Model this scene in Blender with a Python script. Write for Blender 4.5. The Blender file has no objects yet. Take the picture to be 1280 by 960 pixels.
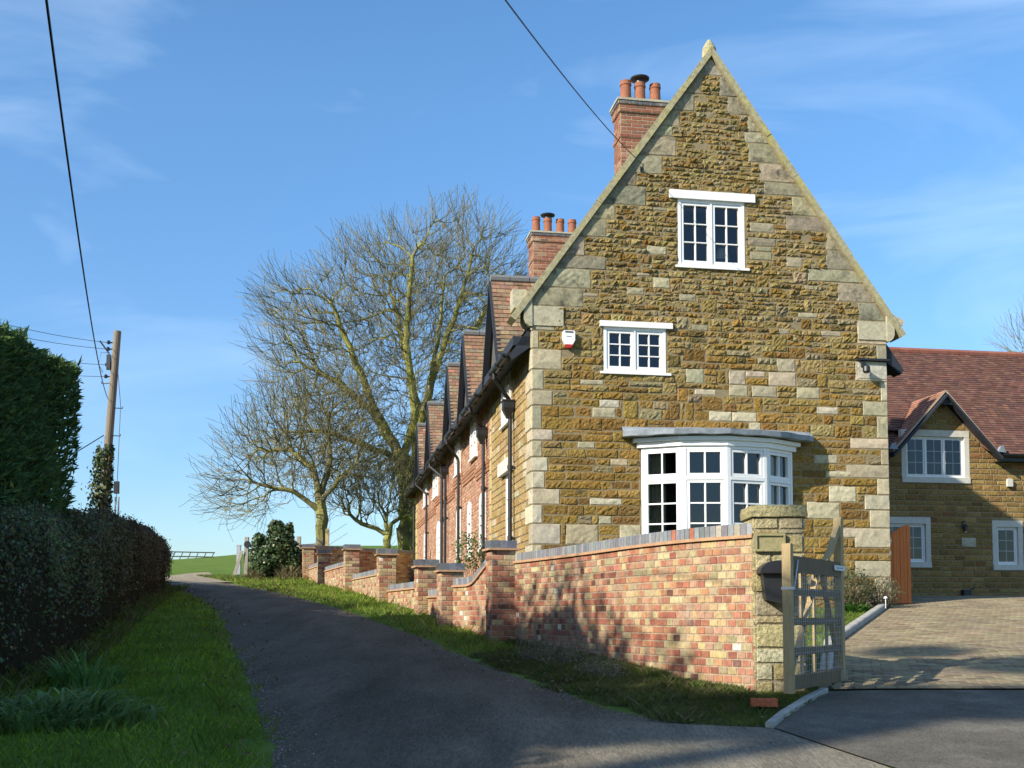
import bpy, math, random
import numpy as np
from mathutils import Vector, Matrix
from mathutils.geometry import tessellate_polygon

random.seed(11); RNG = np.random.default_rng(11)
R = math.radians
SC = bpy.context.scene
COL = SC.collection

# ---------------------------------------------------------------- camera
F_PX, C_X, C_Y, TILT = 1400.0, 640.0, 684.0, math.atan(0.06)
EYE = (0.0, 0.0, 1.6)
cam = bpy.data.cameras.new('camera'); cam_o = bpy.data.objects.new('camera', cam); COL.objects.link(cam_o)
cam.sensor_width = 36.0; cam.lens = 36.0 * F_PX / 1280.0
cam.shift_y = (C_Y - 480.0) / 1280.0
cam.clip_start = 0.1; cam.clip_end = 3000
cam_o.location = EYE; cam_o.rotation_euler = (math.pi / 2 + TILT, 0, 0)
SC.camera = cam_o

# ---------------------------------------------------------------- light
SUN_AZ, SUN_EL = 52.5, 29.0          # degrees left of straight behind the camera, elevation
S_DIR = Vector((-math.sin(R(SUN_AZ)) * math.cos(R(SUN_EL)), -math.cos(R(SUN_AZ)) * math.cos(R(SUN_EL)), math.sin(R(SUN_EL))))
sun = bpy.data.lights.new('sun', 'SUN'); sun.energy = 4.9; sun.angle = R(0.53); sun.color = (1.0, 0.93, 0.80)
sun_o = bpy.data.objects.new('sun', sun); COL.objects.link(sun_o)
sun_o.rotation_euler = S_DIR.to_track_quat('Z', 'Y').to_euler(); sun_o.location = (0, 0, 60)

W = bpy.data.worlds.new('World'); SC.world = W; W.use_nodes = True
nt = W.node_tree; nt.nodes.clear()
def wn(t): return nt.nodes.new(t)
out = wn('ShaderNodeOutputWorld'); bg = wn('ShaderNodeBackground'); sky = wn('ShaderNodeTexSky')
sky.sky_type = 'NISHITA'; sky.sun_disc = False; sky.sun_elevation = R(SUN_EL)
sky.sun_rotation = math.atan2(S_DIR.x, S_DIR.y)
sky.altitude = 0; sky.air_density = 1.0; sky.dust_density = 0.4; sky.ozone_density = 2.0
bg.inputs['Strength'].default_value = 0.15
tc = wn('ShaderNodeTexCoord'); mp = wn('ShaderNodeMapping'); mp.inputs['Scale'].default_value = (2.2, 2.6, 9.0); mp.inputs['Rotation'].default_value = (R(8), R(14), R(20))
no = wn('ShaderNodeTexNoise'); no.inputs['Scale'].default_value = 1.15; no.inputs['Detail'].default_value = 7; no.inputs['Roughness'].default_value = 0.52; no.inputs['Distortion'].default_value = 0.7
rp = wn('ShaderNodeValToRGB'); rp.color_ramp.elements[0].position = 0.47; rp.color_ramp.elements[1].position = 0.80
rp.color_ramp.elements[1].color = (0.30, 0.30, 0.30, 1)
mx = wn('ShaderNodeMix'); mx.data_type = 'RGBA'; mx.blend_type = 'MIX'; mx.inputs['B'].default_value = (5.6, 6.6, 7.6, 1)
hs = wn('ShaderNodeHueSaturation'); hs.inputs['Saturation'].default_value = 1.22; hs.inputs['Value'].default_value = 1.0
L = nt.links.new
L(tc.outputs['Generated'], mp.inputs['Vector']); L(mp.outputs[0], no.inputs['Vector']); L(no.outputs['Fac'], rp.inputs[0])
L(sky.outputs[0], hs.inputs['Color']); L(hs.outputs[0], mx.inputs['A']); L(rp.outputs[0], mx.inputs['Factor']); sx = wn('ShaderNodeSeparateXYZ'); L(tc.outputs['Generated'], sx.inputs[0]); r2 = wn('ShaderNodeValToRGB')
r2.color_ramp.elements[0].position = 0.0; r2.color_ramp.elements[0].color = (.50, .60, .74, 1); r2.color_ramp.elements[1].position = .42; r2.color_ramp.elements[1].color = (1, 1, 1, 1)
L(sx.outputs['Z'], r2.inputs[0]); m2_ = wn('ShaderNodeMix'); m2_.data_type = 'RGBA'; m2_.blend_type = 'MULTIPLY'; m2_.inputs['Factor'].default_value = 1
L(mx.outputs['Result'], m2_.inputs['A']); L(r2.outputs[0], m2_.inputs['B']); L(m2_.outputs['Result'], bg.inputs['Color']); L(bg.outputs[0], out.inputs[0])

vs = SC.view_settings; vs.view_transform = 'Standard'; vs.look = 'None'; vs.exposure = 0.65; vs.gamma = 1.0; vs.use_curve_mapping = False
SC.cycles.max_bounces = 6; SC.cycles.transparent_max_bounces = 12; SC.cycles.caustics_reflective = False; SC.cycles.caustics_refractive = False

# ---------------------------------------------------------------- materials
def mat(name, col=(.5, .5, .5), attr=False, rough=.85, nscale=6., namt=.25, bump=.25, bscale=45., bdist=.01, spec=.3, col2=None, s2=1.2, lo2=.5, hi2=.7, metal=0., transl=0., stretch=None, detail=6, dark_speck=0.):
    m = bpy.data.materials.new(name); m.use_nodes = True; t = m.node_tree; n = t.nodes; l = t.links.new
    b = n['Principled BSDF']; b.inputs['Roughness'].default_value = rough; b.inputs['Specular IOR Level'].default_value = spec; b.inputs['Metallic'].default_value = metal
    co = n.new('ShaderNodeTexCoord'); src = co.outputs['Object']
    if stretch:
        k = n.new('ShaderNodeMapping'); k.inputs['Scale'].default_value = stretch; l(src, k.inputs['Vector']); src = k.outputs[0]
    if attr:
        a = n.new('ShaderNodeAttribute'); a.attribute_name = 'Col'; base = a.outputs['Color']
    else:
        a = n.new('ShaderNodeRGB'); a.outputs[0].default_value = (*col, 1); base = a.outputs[0]
    if col2 is not None:
        q = n.new('ShaderNodeTexNoise'); q.inputs['Scale'].default_value = s2; q.inputs['Detail'].default_value = 5; q.inputs['Roughness'].default_value = .6; l(src, q.inputs['Vector'])
        r_ = n.new('ShaderNodeMapRange'); r_.inputs[1].default_value = lo2; r_.inputs[2].default_value = hi2; r_.inputs[3].default_value = 0; r_.inputs[4].default_value = 1; l(q.outputs['Fac'], r_.inputs[0])
        x = n.new('ShaderNodeMix'); x.data_type = 'RGBA'; l(r_.outputs[0], x.inputs['Factor']); l(base, x.inputs['A']); x.inputs['B'].default_value = (*col2, 1); base = x.outputs['Result']
    if namt > 0:
        q = n.new('ShaderNodeTexNoise'); q.inputs['Scale'].default_value = nscale; q.inputs['Detail'].default_value = detail; q.inputs['Roughness'].default_value = .65; l(src, q.inputs['Vector'])
        r_ = n.new('ShaderNodeMapRange'); r_.inputs[1].default_value = .25; r_.inputs[2].default_value = .75; r_.inputs[3].default_value = 1 - namt; r_.inputs[4].default_value = 1 + namt; l(q.outputs['Fac'], r_.inputs[0])
        x = n.new('ShaderNodeMix'); x.data_type = 'RGBA'; x.blend_type = 'MULTIPLY'; x.inputs['Factor'].default_value = 1; l(base, x.inputs['A']); l(r_.outputs[0], x.inputs['B']); base = x.outputs['Result']
    if dark_speck > 0:
        q = n.new('ShaderNodeTexVoronoi'); q.inputs['Scale'].default_value = bscale; l(src, q.inputs['Vector'])
        r_ = n.new('ShaderNodeMapRange'); r_.inputs[1].default_value = 0; r_.inputs[2].default_value = 1; r_.inputs[3].default_value = 1 - dark_speck; r_.inputs[4].default_value = 1 + dark_speck; l(q.outputs['Color'], r_.inputs[0])
        x = n.new('ShaderNodeMix'); x.data_type = 'RGBA'; x.blend_type = 'MULTIPLY'; x.inputs['Factor'].default_value = 1; l(base, x.inputs['A']); l(r_.outputs[0], x.inputs['B']); base = x.outputs['Result']
    l(base, b.inputs['Base Color'])
    if bump > 0:
        q = n.new('ShaderNodeTexNoise'); q.inputs['Scale'].default_value = bscale; q.inputs['Detail'].default_value = 5; q.inputs['Roughness'].default_value = .7; l(src, q.inputs['Vector'])
        u = n.new('ShaderNodeBump'); u.inputs['Strength'].default_value = bump; u.inputs['Distance'].default_value = bdist; l(q.outputs['Fac'], u.inputs['Height']); l(u.outputs[0], b.inputs['Normal'])
    if transl > 0:
        tr = n.new('ShaderNodeBsdfTranslucent'); l(base, tr.inputs['Color']); ms = n.new('ShaderNodeMixShader'); ms.inputs[0].default_value = transl
        l(b.outputs[0], ms.inputs[1]); l(tr.outputs[0], ms.inputs[2]); l(ms.outputs[0], n['Material Output'].inputs['Surface'])
    return m

M = {}
M['stone'] = mat('rubble_stone', attr=True, rough=.97, nscale=34, namt=.52, bump=1.0, bscale=30, bdist=.042, col2=(.23, .195, .10), s2=2.6, lo2=.58, hi2=.90, spec=.06)
M['ashlar'] = mat('pale_limestone', attr=True, rough=.95, nscale=18, namt=.28, bump=.7, bscale=60, bdist=.012, col2=(.22, .195, .13), s2=5.0, lo2=.54, hi2=.82, spec=.06)
M['rake'] = mat('weathered_dark_limestone', attr=True, rough=.95, nscale=20, namt=.35, bump=.8, bscale=60, bdist=.012, col2=(.085, .08, .06), s2=4.5, lo2=.50, hi2=.72, spec=.06)
M['coping'] = mat('lichened_coping', (.35, .315, .19), rough=.95, nscale=14, namt=.4, bump=.7, bscale=60, col2=(.40, .345, .11), s2=2.6, lo2=.50, hi2=.72, spec=.1)
M['mortar'] = mat('lime_mortar', (.25, .20, .12), rough=.97, nscale=20, namt=.25, bump=.6, bscale=90, spec=.05)
M['brickmortar'] = mat('brick_mortar', (.40, .34, .25), rough=.97, nscale=20, namt=.25, bump=.5, bscale=90, spec=.05)
M['brick'] = mat('clay_brick', attr=True, rough=.93, nscale=26, namt=.36, bump=.6, bscale=80, bdist=.008, spec=.12, col2=(.40, .33, .24), s2=2.2, lo2=.52, hi2=.88)
M['blue'] = mat('blue_engineering_brick', attr=True, rough=.6, nscale=25, namt=.25, bump=.3, bscale=80, spec=.35)
M['tilecrease'] = mat('clay_creasing_tile', (.42, .25, .14), rough=.85, nscale=15, namt=.25, bump=.3)
M['rooftile'] = mat('clay_roof_tile', attr=True, rough=.9, nscale=16, namt=.3, bump=.4, bscale=60, col2=(.22, .20, .13), s2=1.8, lo2=.56, hi2=.85, spec=.12)
M['wingtile'] = mat('new_clay_roof_tile', attr=True, rough=.8, nscale=10, namt=.15, bump=.25, bscale=60, spec=.15)
M['white'] = mat('white_gloss_paint', (.80, .80, .78), rough=.35, nscale=3, namt=.04, bump=.03, bscale=20, spec=.4)
M['whitestone'] = mat('cast_stone_surround', (.55, .52, .45), rough=.85, nscale=8, namt=.12, bump=.2, spec=.2)
M['black'] = mat('black_painted_iron', (.018, .019, .022), rough=.42, nscale=6, namt=.3, bump=.1, spec=.5)
M['navy'] = mat('dark_stained_bargeboard', (.028, .032, .04), rough=.6, nscale=6, namt=.25, bump=.2, stretch=(1, 1, 6))
M['board'] = mat('dark_weathered_board', (.10, .095, .085), rough=.8, nscale=8, namt=.3, bump=.3)
M['lead'] = mat('weathered_lead', (.25, .28, .31), rough=.6, nscale=7, namt=.35, bump=.3, bscale=25, col2=(.10, .12, .14), s2=3, lo2=.5, hi2=.75, spec=.4)
M['pot'] = mat('terracotta_pot', (.29, .115, .065), rough=.85, nscale=9, namt=.22, bump=.2, spec=.2)
M['flaunch'] = mat('mortar_flaunching', (.38, .36, .27), rough=.95, nscale=10, namt=.3, bump=.5)
M['wood'] = mat('weathered_oak', (.40, .30, .155), rough=.8, nscale=7, namt=.25, bump=.35, bscale=30, stretch=(6, 6, .8), spec=.2)
M['greywood'] = mat('grey_weathered_timber', (.30, .27, .22), rough=.9, nscale=7, namt=.35, bump=.5, bscale=30, stretch=(6, 6, .8), spec=.15)
M['darkwood'] = mat('dark_weathered_rails', (.19, .14, .085), rough=.9, nscale=7, namt=.35, bump=.5, bscale=30, stretch=(6, 6, .8), spec=.15)
M['orange'] = mat('orange_stained_boards', (.50, .135, .022), rough=.55, nscale=5, namt=.25, bump=.25, bscale=25, stretch=(9, 9, .6), spec=.35)
M['galv'] = mat('galvanised_steel', (.45, .47, .50), rough=.45, nscale=10, namt=.2, bump=.1, metal=.6)
M['plastic_w'] = mat('white_plastic', (.78, .78, .78), rough=.4, namt=.05, bump=0)
M['plastic_r'] = mat('red_plastic', (.45, .03, .02), rough=.35, namt=.05, bump=0)
M['curtain'] = mat('cream_curtain', (.66, .57, .36), rough=.9, nscale=6, namt=.15, bump=.1, transl=.45)
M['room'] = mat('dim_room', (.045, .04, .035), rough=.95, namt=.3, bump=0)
M['glass'] = None
M['asphalt'] = mat('worn_lane_asphalt', attr=True, rough=.93, nscale=1.6, namt=.42, bump=.9, bscale=70, bdist=.014, col2=(.20, .17, .125), s2=1.1, lo2=.55, hi2=.85, spec=.15, dark_speck=.3, stretch=(1, .22, 1))
M['asphalt2'] = mat('newer_dark_asphalt', (.135, .122, .098), rough=.92, nscale=2.2, namt=.3, bump=.9, bscale=90, bdist=.012, spec=.12, dark_speck=.35, col2=(.19, .17, .135), s2=1.1, lo2=.5, hi2=.75)
M['gravel'] = mat('field_track_gravel', (.30, .25, .18), rough=.95, nscale=3, namt=.3, bump=.8, bscale=30, bdist=.03, spec=.1, dark_speck=.2)
M['soil'] = mat('verge_soil', (.045, .055, .018), rough=.97, nscale=5, namt=.4, bump=.8, bscale=30, bdist=.03, spec=.05)
M['field'] = mat('field_grass', (.10, .165, .026), rough=.95, nscale=1.6, namt=.3, bump=.7, bscale=14, bdist=.05, col2=(.12, .17, .03), s2=.12, lo2=.4, hi2=.65, spec=.1)
M['grass'] = mat('grass_blades', attr=True, rough=.7, nscale=1.2, namt=.25, bump=0, spec=.2, transl=.45)
M['leaf'] = mat('leaves', attr=True, rough=.6, nscale=2, namt=.3, bump=0, spec=.3, transl=.34)
M['gloss_leaf'] = mat('glossy_ivy_leaves', attr=True, rough=.42, nscale=2, namt=.2, bump=0, spec=.4, transl=.12)
M['hedgecore'] = mat('hedge_inner_twigs', (.040, .038, .024), rough=1, nscale=12, namt=.5, bump=.8, bscale=20, bdist=.05, spec=0)
M['bark'] = mat('mossy_bark', attr=True, rough=.95, nscale=5, namt=.4, bump=.6, bscale=14, bdist=.05, spec=.1)
M['pave'] = mat('drive_block_paving', attr=True, rough=.9, nscale=9, namt=.2, bump=.4, bscale=70, spec=.15, col2=(.15, .125, .09), s2=.7, lo2=.45, hi2=.85)
M['pavejoint'] = mat('paving_joint_sand', (.045, .042, .03), rough=.97, nscale=9, namt=.3, bump=.4)
M['stonechip'] = mat('loose_stone', attr=True, rough=.95, namt=.2, bump=0, spec=.1)
M['kerb'] = mat('concrete_kerb', (.38, .36, .31), rough=.9, nscale=8, namt=.3, bump=.4, spec=.15)
M['pole'] = mat('creosoted_pole', (.22, .18, .13), rough=.9, nscale=5, namt=.4, bump=.4, stretch=(5, 5, .4))
M['cable'] = mat('black_cable', (.012, .012, .014), rough=.5, namt=0, bump=0)
M['plaque'] = mat('carved_stone_plaque', (.30, .26, .13), rough=.9, nscale=30, namt=.3, bump=.8, bscale=60)

def glass():
    m = bpy.data.materials.new('window_glass'); m.use_nodes = True; t = m.node_tree; n = t.nodes; l = t.links.new; n.clear()
    o = n.new('ShaderNodeOutputMaterial'); tr = n.new('ShaderNodeBsdfTransparent'); tr.inputs[0].default_value = (.72, .78, .80, 1)
    g = n.new('ShaderNodeBsdfGlossy'); g.inputs['Roughness'].default_value = .015; g.inputs[0].default_value = (.9, .95, 1, 1)
    f = n.new('ShaderNodeFresnel'); f.inputs[0].default_value = 1.6; ma = n.new('ShaderNodeMath'); ma.operation = 'MULTIPLY'; ma.inputs[1].default_value = 1.25
    x = n.new('ShaderNodeMixShader'); nz = n.new('ShaderNodeTexNoise'); nz.inputs['Scale'].default_value = 1.3; bu = n.new('ShaderNodeBump'); bu.inputs['Strength'].default_value = .12; bu.inputs['Distance'].default_value = .05
    co = n.new('ShaderNodeTexCoord'); l(co.outputs['Object'], nz.inputs['Vector']); l(nz.outputs['Fac'], bu.inputs['Height']); l(bu.outputs[0], g.inputs['Normal'])
    l(f.outputs[0], ma.inputs[0]); l(ma.outputs[0], x.inputs[0]); l(tr.outputs[0], x.inputs[1]); l(g.outputs[0], x.inputs[2]); l(x.outputs[0], o.inputs[0])
    return m
M['glass'] = glass()

# ---------------------------------------------------------------- mesh helpers
class MB:
    def __init__(s): s.v = []; s.f = []; s.c = []; s.ex = []
    def absorb(s, o, material):
        n = len(s.v); k = len(s.f); s.v.extend(o.v); s.f.extend([tuple(i + n for i in f) for f in o.f]); s.c.extend(o.c); s.ex.append((k, len(s.f), material)); return s
    def face(s, pts, col=(.5, .5, .5)):
        i = len(s.v); s.v.extend([tuple(p) for p in pts]); s.f.append(tuple(range(i, i + len(pts)))); s.c.append(col)
    def grid(s, P, col):
        nu, nv = len(P), len(P[0]); i = len(s.v)
        for row in P: s.v.extend([tuple(p) for p in row])
        for a in range(nu - 1):
            for b in range(nv - 1):
                k = i + a * nv + b; s.f.append((k, k + nv, k + nv + 1, k + 1)); s.c.append(col)
    def box(s, fn, u0, u1, z0, z1, d0, d1, col=(.5, .5, .5)):
        p = [Vector(fn(u, z, d)) for d in (d0, d1) for z in (z0, z1) for u in (u0, u1)]
        i = len(s.v); s.v.extend([tuple(q) for q in p])
        for f in ((0, 2, 3, 1), (4, 5, 7, 6), (0, 1, 5, 4), (2, 6, 7, 3), (0, 4, 6, 2), (1, 3, 7, 5)):
            s.f.append(tuple(i + k for k in f)); s.c.append(col)
    def beam(s, a, b, w, h, up=(0, 0, 1), col=(.5, .5, .5)):
        a = Vector(a); b = Vector(b); t = (b - a).normalized(); up = Vector(up); sd = t.cross(up)
        if sd.length < 1e-4: sd = t.cross(Vector((1, 0, 0)))
        sd.normalize(); n = sd.cross(t).normalized(); i = len(s.v)
        for p in (a, b):
            for x, y in ((-1, -1), (1, -1), (1, 1), (-1, 1)): s.v.append(tuple(p + sd * (x * w / 2) + n * (y * h / 2)))
        for f in ((0, 1, 2, 3), (7, 6, 5, 4), (0, 4, 5, 1), (1, 5, 6, 2), (2, 6, 7, 3), (3, 7, 4, 0)):
            s.f.append(tuple(i + k for k in f)); s.c.append(col)
    def tube(s, pts, rad, n=8, col=(.5, .5, .5), cap=True):
        pts = [Vector(p) for p in pts]; m = len(pts)
        if not hasattr(rad, '__len__'): rad = [rad] * m
        i = len(s.v); ref = Vector((0.31, 0.17, 0.93))
        for k, p in enumerate(pts):
            t = (pts[min(k + 1, m - 1)] - pts[max(k - 1, 0)]).normalized(); sd = t.cross(ref)
            if sd.length < .05: sd = t.cross(Vector((1, 0, 0)))
            sd.normalize(); q = sd.cross(t)
            for j in range(n):
                a = 2 * math.pi * j / n; s.v.append(tuple(p + (sd * math.cos(a) + q * math.sin(a)) * rad[k]))
        for k in range(m - 1):
            for j in range(n):
                a = i + k * n + j; b = i + k * n + (j + 1) % n; s.f.append((a, b, b + n, a + n)); s.c.append(col)
        if cap:
            s.f.append(tuple(i + j for j in range(n))[::-1]); s.c.append(col); s.f.append(tuple(i + (m - 1) * n + j for j in range(n))); s.c.append(col)
    def lathe(s, c, prof, n=16, col=(.5, .5, .5)):
        i = len(s.v); c = Vector(c)
        for r, z in prof:
            for j in range(n): a = 2 * math.pi * j / n; s.v.append((c.x + r * math.cos(a), c.y + r * math.sin(a), c.z + z))
        for k in range(len(prof) - 1):
            for j in range(n):
                a = i + k * n + j; b = i + k * n + (j + 1) % n; s.f.append((a, b, b + n, a + n)); s.c.append(col)
    def plate(s, fn, outline, holes=(), d=0., col=(.5, .5, .5)):
        loops = [[Vector((u, z, 0)) for u, z in outline]] + [[Vector((u, z, 0)) for u, z in h] for h in holes]
        flat = [p for lp in loops for p in lp]; i = len(s.v); s.v.extend([tuple(fn(p.x, p.y, d)) for p in flat])
        for t in tessellate_polygon(loops): s.f.append(tuple(i + k for k in t)); s.c.append(col)
    def prism(s, fn, outline, d0, d1, col=(.5, .5, .5)):
        n = len(outline); i = len(s.v)
        for d in (d0, d1): s.v.extend([tuple(fn(u, z, d)) for u, z in outline])
        for t in tessellate_polygon([[Vector((u, z, 0)) for u, z in outline]]):
            s.f.append(tuple(i + k for k in t)); s.c.append(col); s.f.append(tuple(i + n + k for k in t)[::-1]); s.c.append(col)
        for k in range(n): s.f.append((i + k, i + (k + 1) % n, i + n + (k + 1) % n, i + n + k)); s.c.append(col)

def mesh_from(name, v, f, c, material, smooth=False):
    me = bpy.data.meshes.new(name); me.from_pydata(v, [], f); me.update()
    a = me.attributes.new('Col', 'FLOAT_COLOR', 'FACE'); arr = np.ones((len(f), 4), np.float32); arr[:, :3] = np.array(c, np.float32).reshape(-1, 3); a.data.foreach_set('color', arr.ravel())
    me.materials.append(material)
    if smooth: me.polygons.foreach_set('use_smooth', [True] * len(f))
    return me

def root_of(o):
    while o.parent: o = o.parent
    return o
def tag(o, label=None, cat=None, group=None, kind=None):
    if label: o['label'] = label
    if cat: o['category'] = cat
    if group: o['group'] = group
    if kind: o['kind'] = kind
    return o
def thing(name, label, cat, loc=(0, 0, 0), rz=0., group=None):
    o = bpy.data.objects.new(name, None); COL.objects.link(o); o.location = loc; o.rotation_euler = (0, 0, rz); o.empty_display_size = .3
    return tag(o, label, cat, group)
def recalc(me):
    import bmesh
    bm = bmesh.new(); bm.from_mesh(me); bmesh.ops.recalc_face_normals(bm, faces=bm.faces); bm.to_mesh(me); bm.free()
def part(name, mb, material, parent, label=None, world=False, smooth=False, kind=None, fixn=False, group=None):
    v = mb.v
    if world:
        l = Vector(root_of(parent).location); v = [(p[0] - l.x, p[1] - l.y, p[2] - l.z) for p in v]
    me = mesh_from(name, v, mb.f, mb.c, M[material], smooth)
    for (k0, k1, mm) in mb.ex:
        me.materials.append(M[mm]); ix = len(me.materials) - 1
        for k in range(k0, k1): me.polygons[k].material_index = ix
    if fixn: recalc(me)
    o = bpy.data.objects.new(name, me); COL.objects.link(o); o.parent = parent
    if label: o['label'] = label
    if kind: o['kind'] = kind
    if group: o['group'] = group
    return o
def single(name, mb, material, label=None, cat=None, loc=None, smooth=False, group=None, kind=None, fixn=False):
    v = mb.v; loc = Vector(loc) if loc is not None else Vector((0, 0, 0))
    v = [(p[0] - loc.x, p[1] - loc.y, p[2] - loc.z) for p in v]
    me = mesh_from(name, v, mb.f, mb.c, M[material], smooth)
    if fixn: recalc(me)
    o = bpy.data.objects.new(name, me); COL.objects.link(o); o.location = loc
    return tag(o, label, cat, group, kind)
def np_obj(name, verts, nper, cols, material, parent=None, loc=(0, 0, 0)):
    """many separate little faces of nper verts each; verts (N*nper,3), cols (N,3)"""
    verts = np.asarray(verts, np.float32).reshape(-1, 3) - np.array(loc, np.float32); N = len(verts) // nper
    me = bpy.data.meshes.new(name); me.vertices.add(len(verts)); me.vertices.foreach_set('co', verts.ravel())
    me.loops.add(len(verts)); me.loops.foreach_set('vertex_index', np.arange(len(verts), dtype=np.int32))
    me.polygons.add(N); me.polygons.foreach_set('loop_start', np.arange(0, len(verts), nper, dtype=np.int32)); me.polygons.foreach_set('loop_total', np.full(N, nper, np.int32))
    me.update(calc_edges=True)
    a = me.attributes.new('Col', 'FLOAT_COLOR', 'FACE'); arr = np.ones((N, 4), np.float32); arr[:, :3] = cols; a.data.foreach_set('color', arr.ravel())
    me.materials.append(M[material]); o = bpy.data.objects.new(name, me); COL.objects.link(o)
    if parent is not None: o.parent = parent
    else: o.location = loc
    return o

def jit(c, k=.12):
    f = 1 + random.uniform(-k, k); return tuple(max(0, x * f * (1 + random.uniform(-k, k) * .4)) for x in c)

# ---- laid masonry: every stone and brick is a raised, jointed face
def stone(mb, fn, q, h, rough, col, e=.012, cell=.055, base=-.004, wob=0.):
    """q = four (u,z) corners: bl, br, tr, tl"""
    (ax, az), (bx, bz), (cx, cz), (dx, dz) = q
    w = max(abs(bx - ax), abs(cx - dx), .03); hh = max(abs(dz - az), .03)
    nx = max(1, int(round(w / cell))); nz = max(1, int(round(hh / cell)))
    ex = min(.3, e / w); ez = min(.3, e / hh)
    us = [0] + [ex + (1 - 2 * ex) * i / nx for i in range(nx + 1)] + [1]
    ts = [0] + [ez + (1 - 2 * ez) * i / nz for i in range(nz + 1)] + [1]
    tu = random.uniform(-1, 1) * rough * .6; tz = random.uniform(-1, 1) * rough * .6
    P = []
    for i, s in enumerate(us):
        row = []
        for j, t in enumerate(ts):
            u = (ax * (1 - s) + bx * s) * (1 - t) + (dx * (1 - s) + cx * s) * t
            z = (az * (1 - s) + bz * s) * (1 - t) + (dz * (1 - s) + cz * s) * t
            edge = i in (0, len(us) - 1) or j in (0, len(ts) - 1)
            if edge:
                d = base; u += random.uniform(-wob, wob); z += random.uniform(-wob, wob)
            else:
                rim = i in (1, len(us) - 2) or j in (1, len(ts) - 2)
                d = h * (.72 if rim else 1.) + random.uniform(-rough, rough) * (.5 if rim else 1.) + tu * (s - .5) * 2 + tz * (t - .5) * 2
                d = max(base + .002, d); u += random.uniform(-1, 1) * rough * .35; z += random.uniform(-1, 1) * rough * .35
            row.append(fn(u, z, d))
        P.append(row)
    mb.grid(P, col)

def brick(mb, fn, u0, u1, z0, z1, h, col, e=.005):
    z0 += random.uniform(-.001, .001); dd = h + random.uniform(-.0015, .0015)
    o = [(u0, z0), (u1, z0), (u1, z1), (u0, z1)]; n = [(u0 + e, z0 + e), (u1 - e, z0 + e), (u1 - e, z1 - e), (u0 + e, z1 - e)]
    i = len(mb.v); mb.v.extend([tuple(fn(u, z, -.002)) for u, z in o]); mb.v.extend([tuple(fn(u, z, dd)) for u, z in n])
    mb.f.append((i + 4, i + 5, i + 6, i + 7)); mb.c.append(col)
    for k in range(4): mb.f.append((i + k, i + (k + 1) % 4, i + 4 + (k + 1) % 4, i + 4 + k)); mb.c.append(col)

def free_intervals(u0, u1, za, zb, blocked):
    iv = [(u0, u1)]
    for (a, b, c, d) in blocked:
        ov = min(zb, d) - max(za, c)
        if ov > .3 * (zb - za):
            nv = []
            for (s, t) in iv:
                if b <= s or a >= t: nv.append((s, t))
                else:
                    if a > s: nv.append((s, a))
                    if b < t: nv.append((b, t))
            iv = nv
    return [(s, t) for s, t in iv if t - s > .02]

def brickwork(mb, fn, u0, u1, z0, z1, pal, bl=.225, bh=.075, j=.010, h=.006, blocked=(), ztop=None, zbot=None, header=False):
    z = z0; k = 0
    if header: bl = .1125
    while z < z1 - .02:
        zb = min(z + bh, z1)
        for (s, t) in free_intervals(u0, u1, z, zb, blocked):
            off = (bl / 2 if k % 2 else 0); a = u0 + math.floor((s - u0) / bl) * bl - off
            while a < t:
                s0 = max(a, s); s1 = min(a + bl, t)
                if header and random.random() < .12 and a + 2 * bl < t: s1 = min(a + 2 * bl, t); a += bl
                if s1 - s0 > .03:
                    um = (s0 + s1) / 2
                    if (ztop is None or zb < ztop(um) + .02) and (zbot is None or zb > zbot(um)):
                        brick(mb, fn, s0 + j / 2, s1 - j / 2, z + j / 2, zb - j / 2, h, jit(pal(um, z), .14))
                a += bl
        z += bh; k += 1

def wpick(items):
    cs, ws = zip(*items); return lambda u=0, z=0: random.choices(cs, ws)[0]

def tiles(mb, fn, umin, umax, S, gauge=.1, tw=.165, pal=None, lift=.016, s0=0.):
    """fn(u, s, d): u along the eave, s up the slope, d out of it; umin/umax give the ends at height s"""
    k = 0; s = s0
    while s < S - .01:
        a0 = umin(s + gauge / 2); a1 = umax(s + gauge / 2); u = a0 - (tw / 2 if k % 2 else 0)
        while u < a1:
            x0 = max(u, a0); x1 = min(u + tw, a1)
            if x1 - x0 > .02:
                c = jit(pal(u, s), .16); l = lift + random.uniform(-.003, .004); g = .0025; se = min(s + gauge * 1.02, S)
                mb.face([fn(x0 + g, s, l), fn(x1 - g, s, l), fn(x1 - g, se, .003), fn(x0 + g, se, .003)], c)
                mb.face([fn(x0 + g, s, -.004), fn(x1 - g, s, -.004), fn(x1 - g, s, l), fn(x0 + g, s, l)], tuple(x * .8 for x in c))
            u += tw
        s += gauge; k += 1

def smooth(a, b, x):
    t = min(1, max(0, (x - a) / (b - a))) if b != a else float(x > a); return t * t * (3 - 2 * t)
def lerp(tab, x):
    return float(np.interp(x, [p[0] for p in tab], [p[1] for p in tab]))
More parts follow.
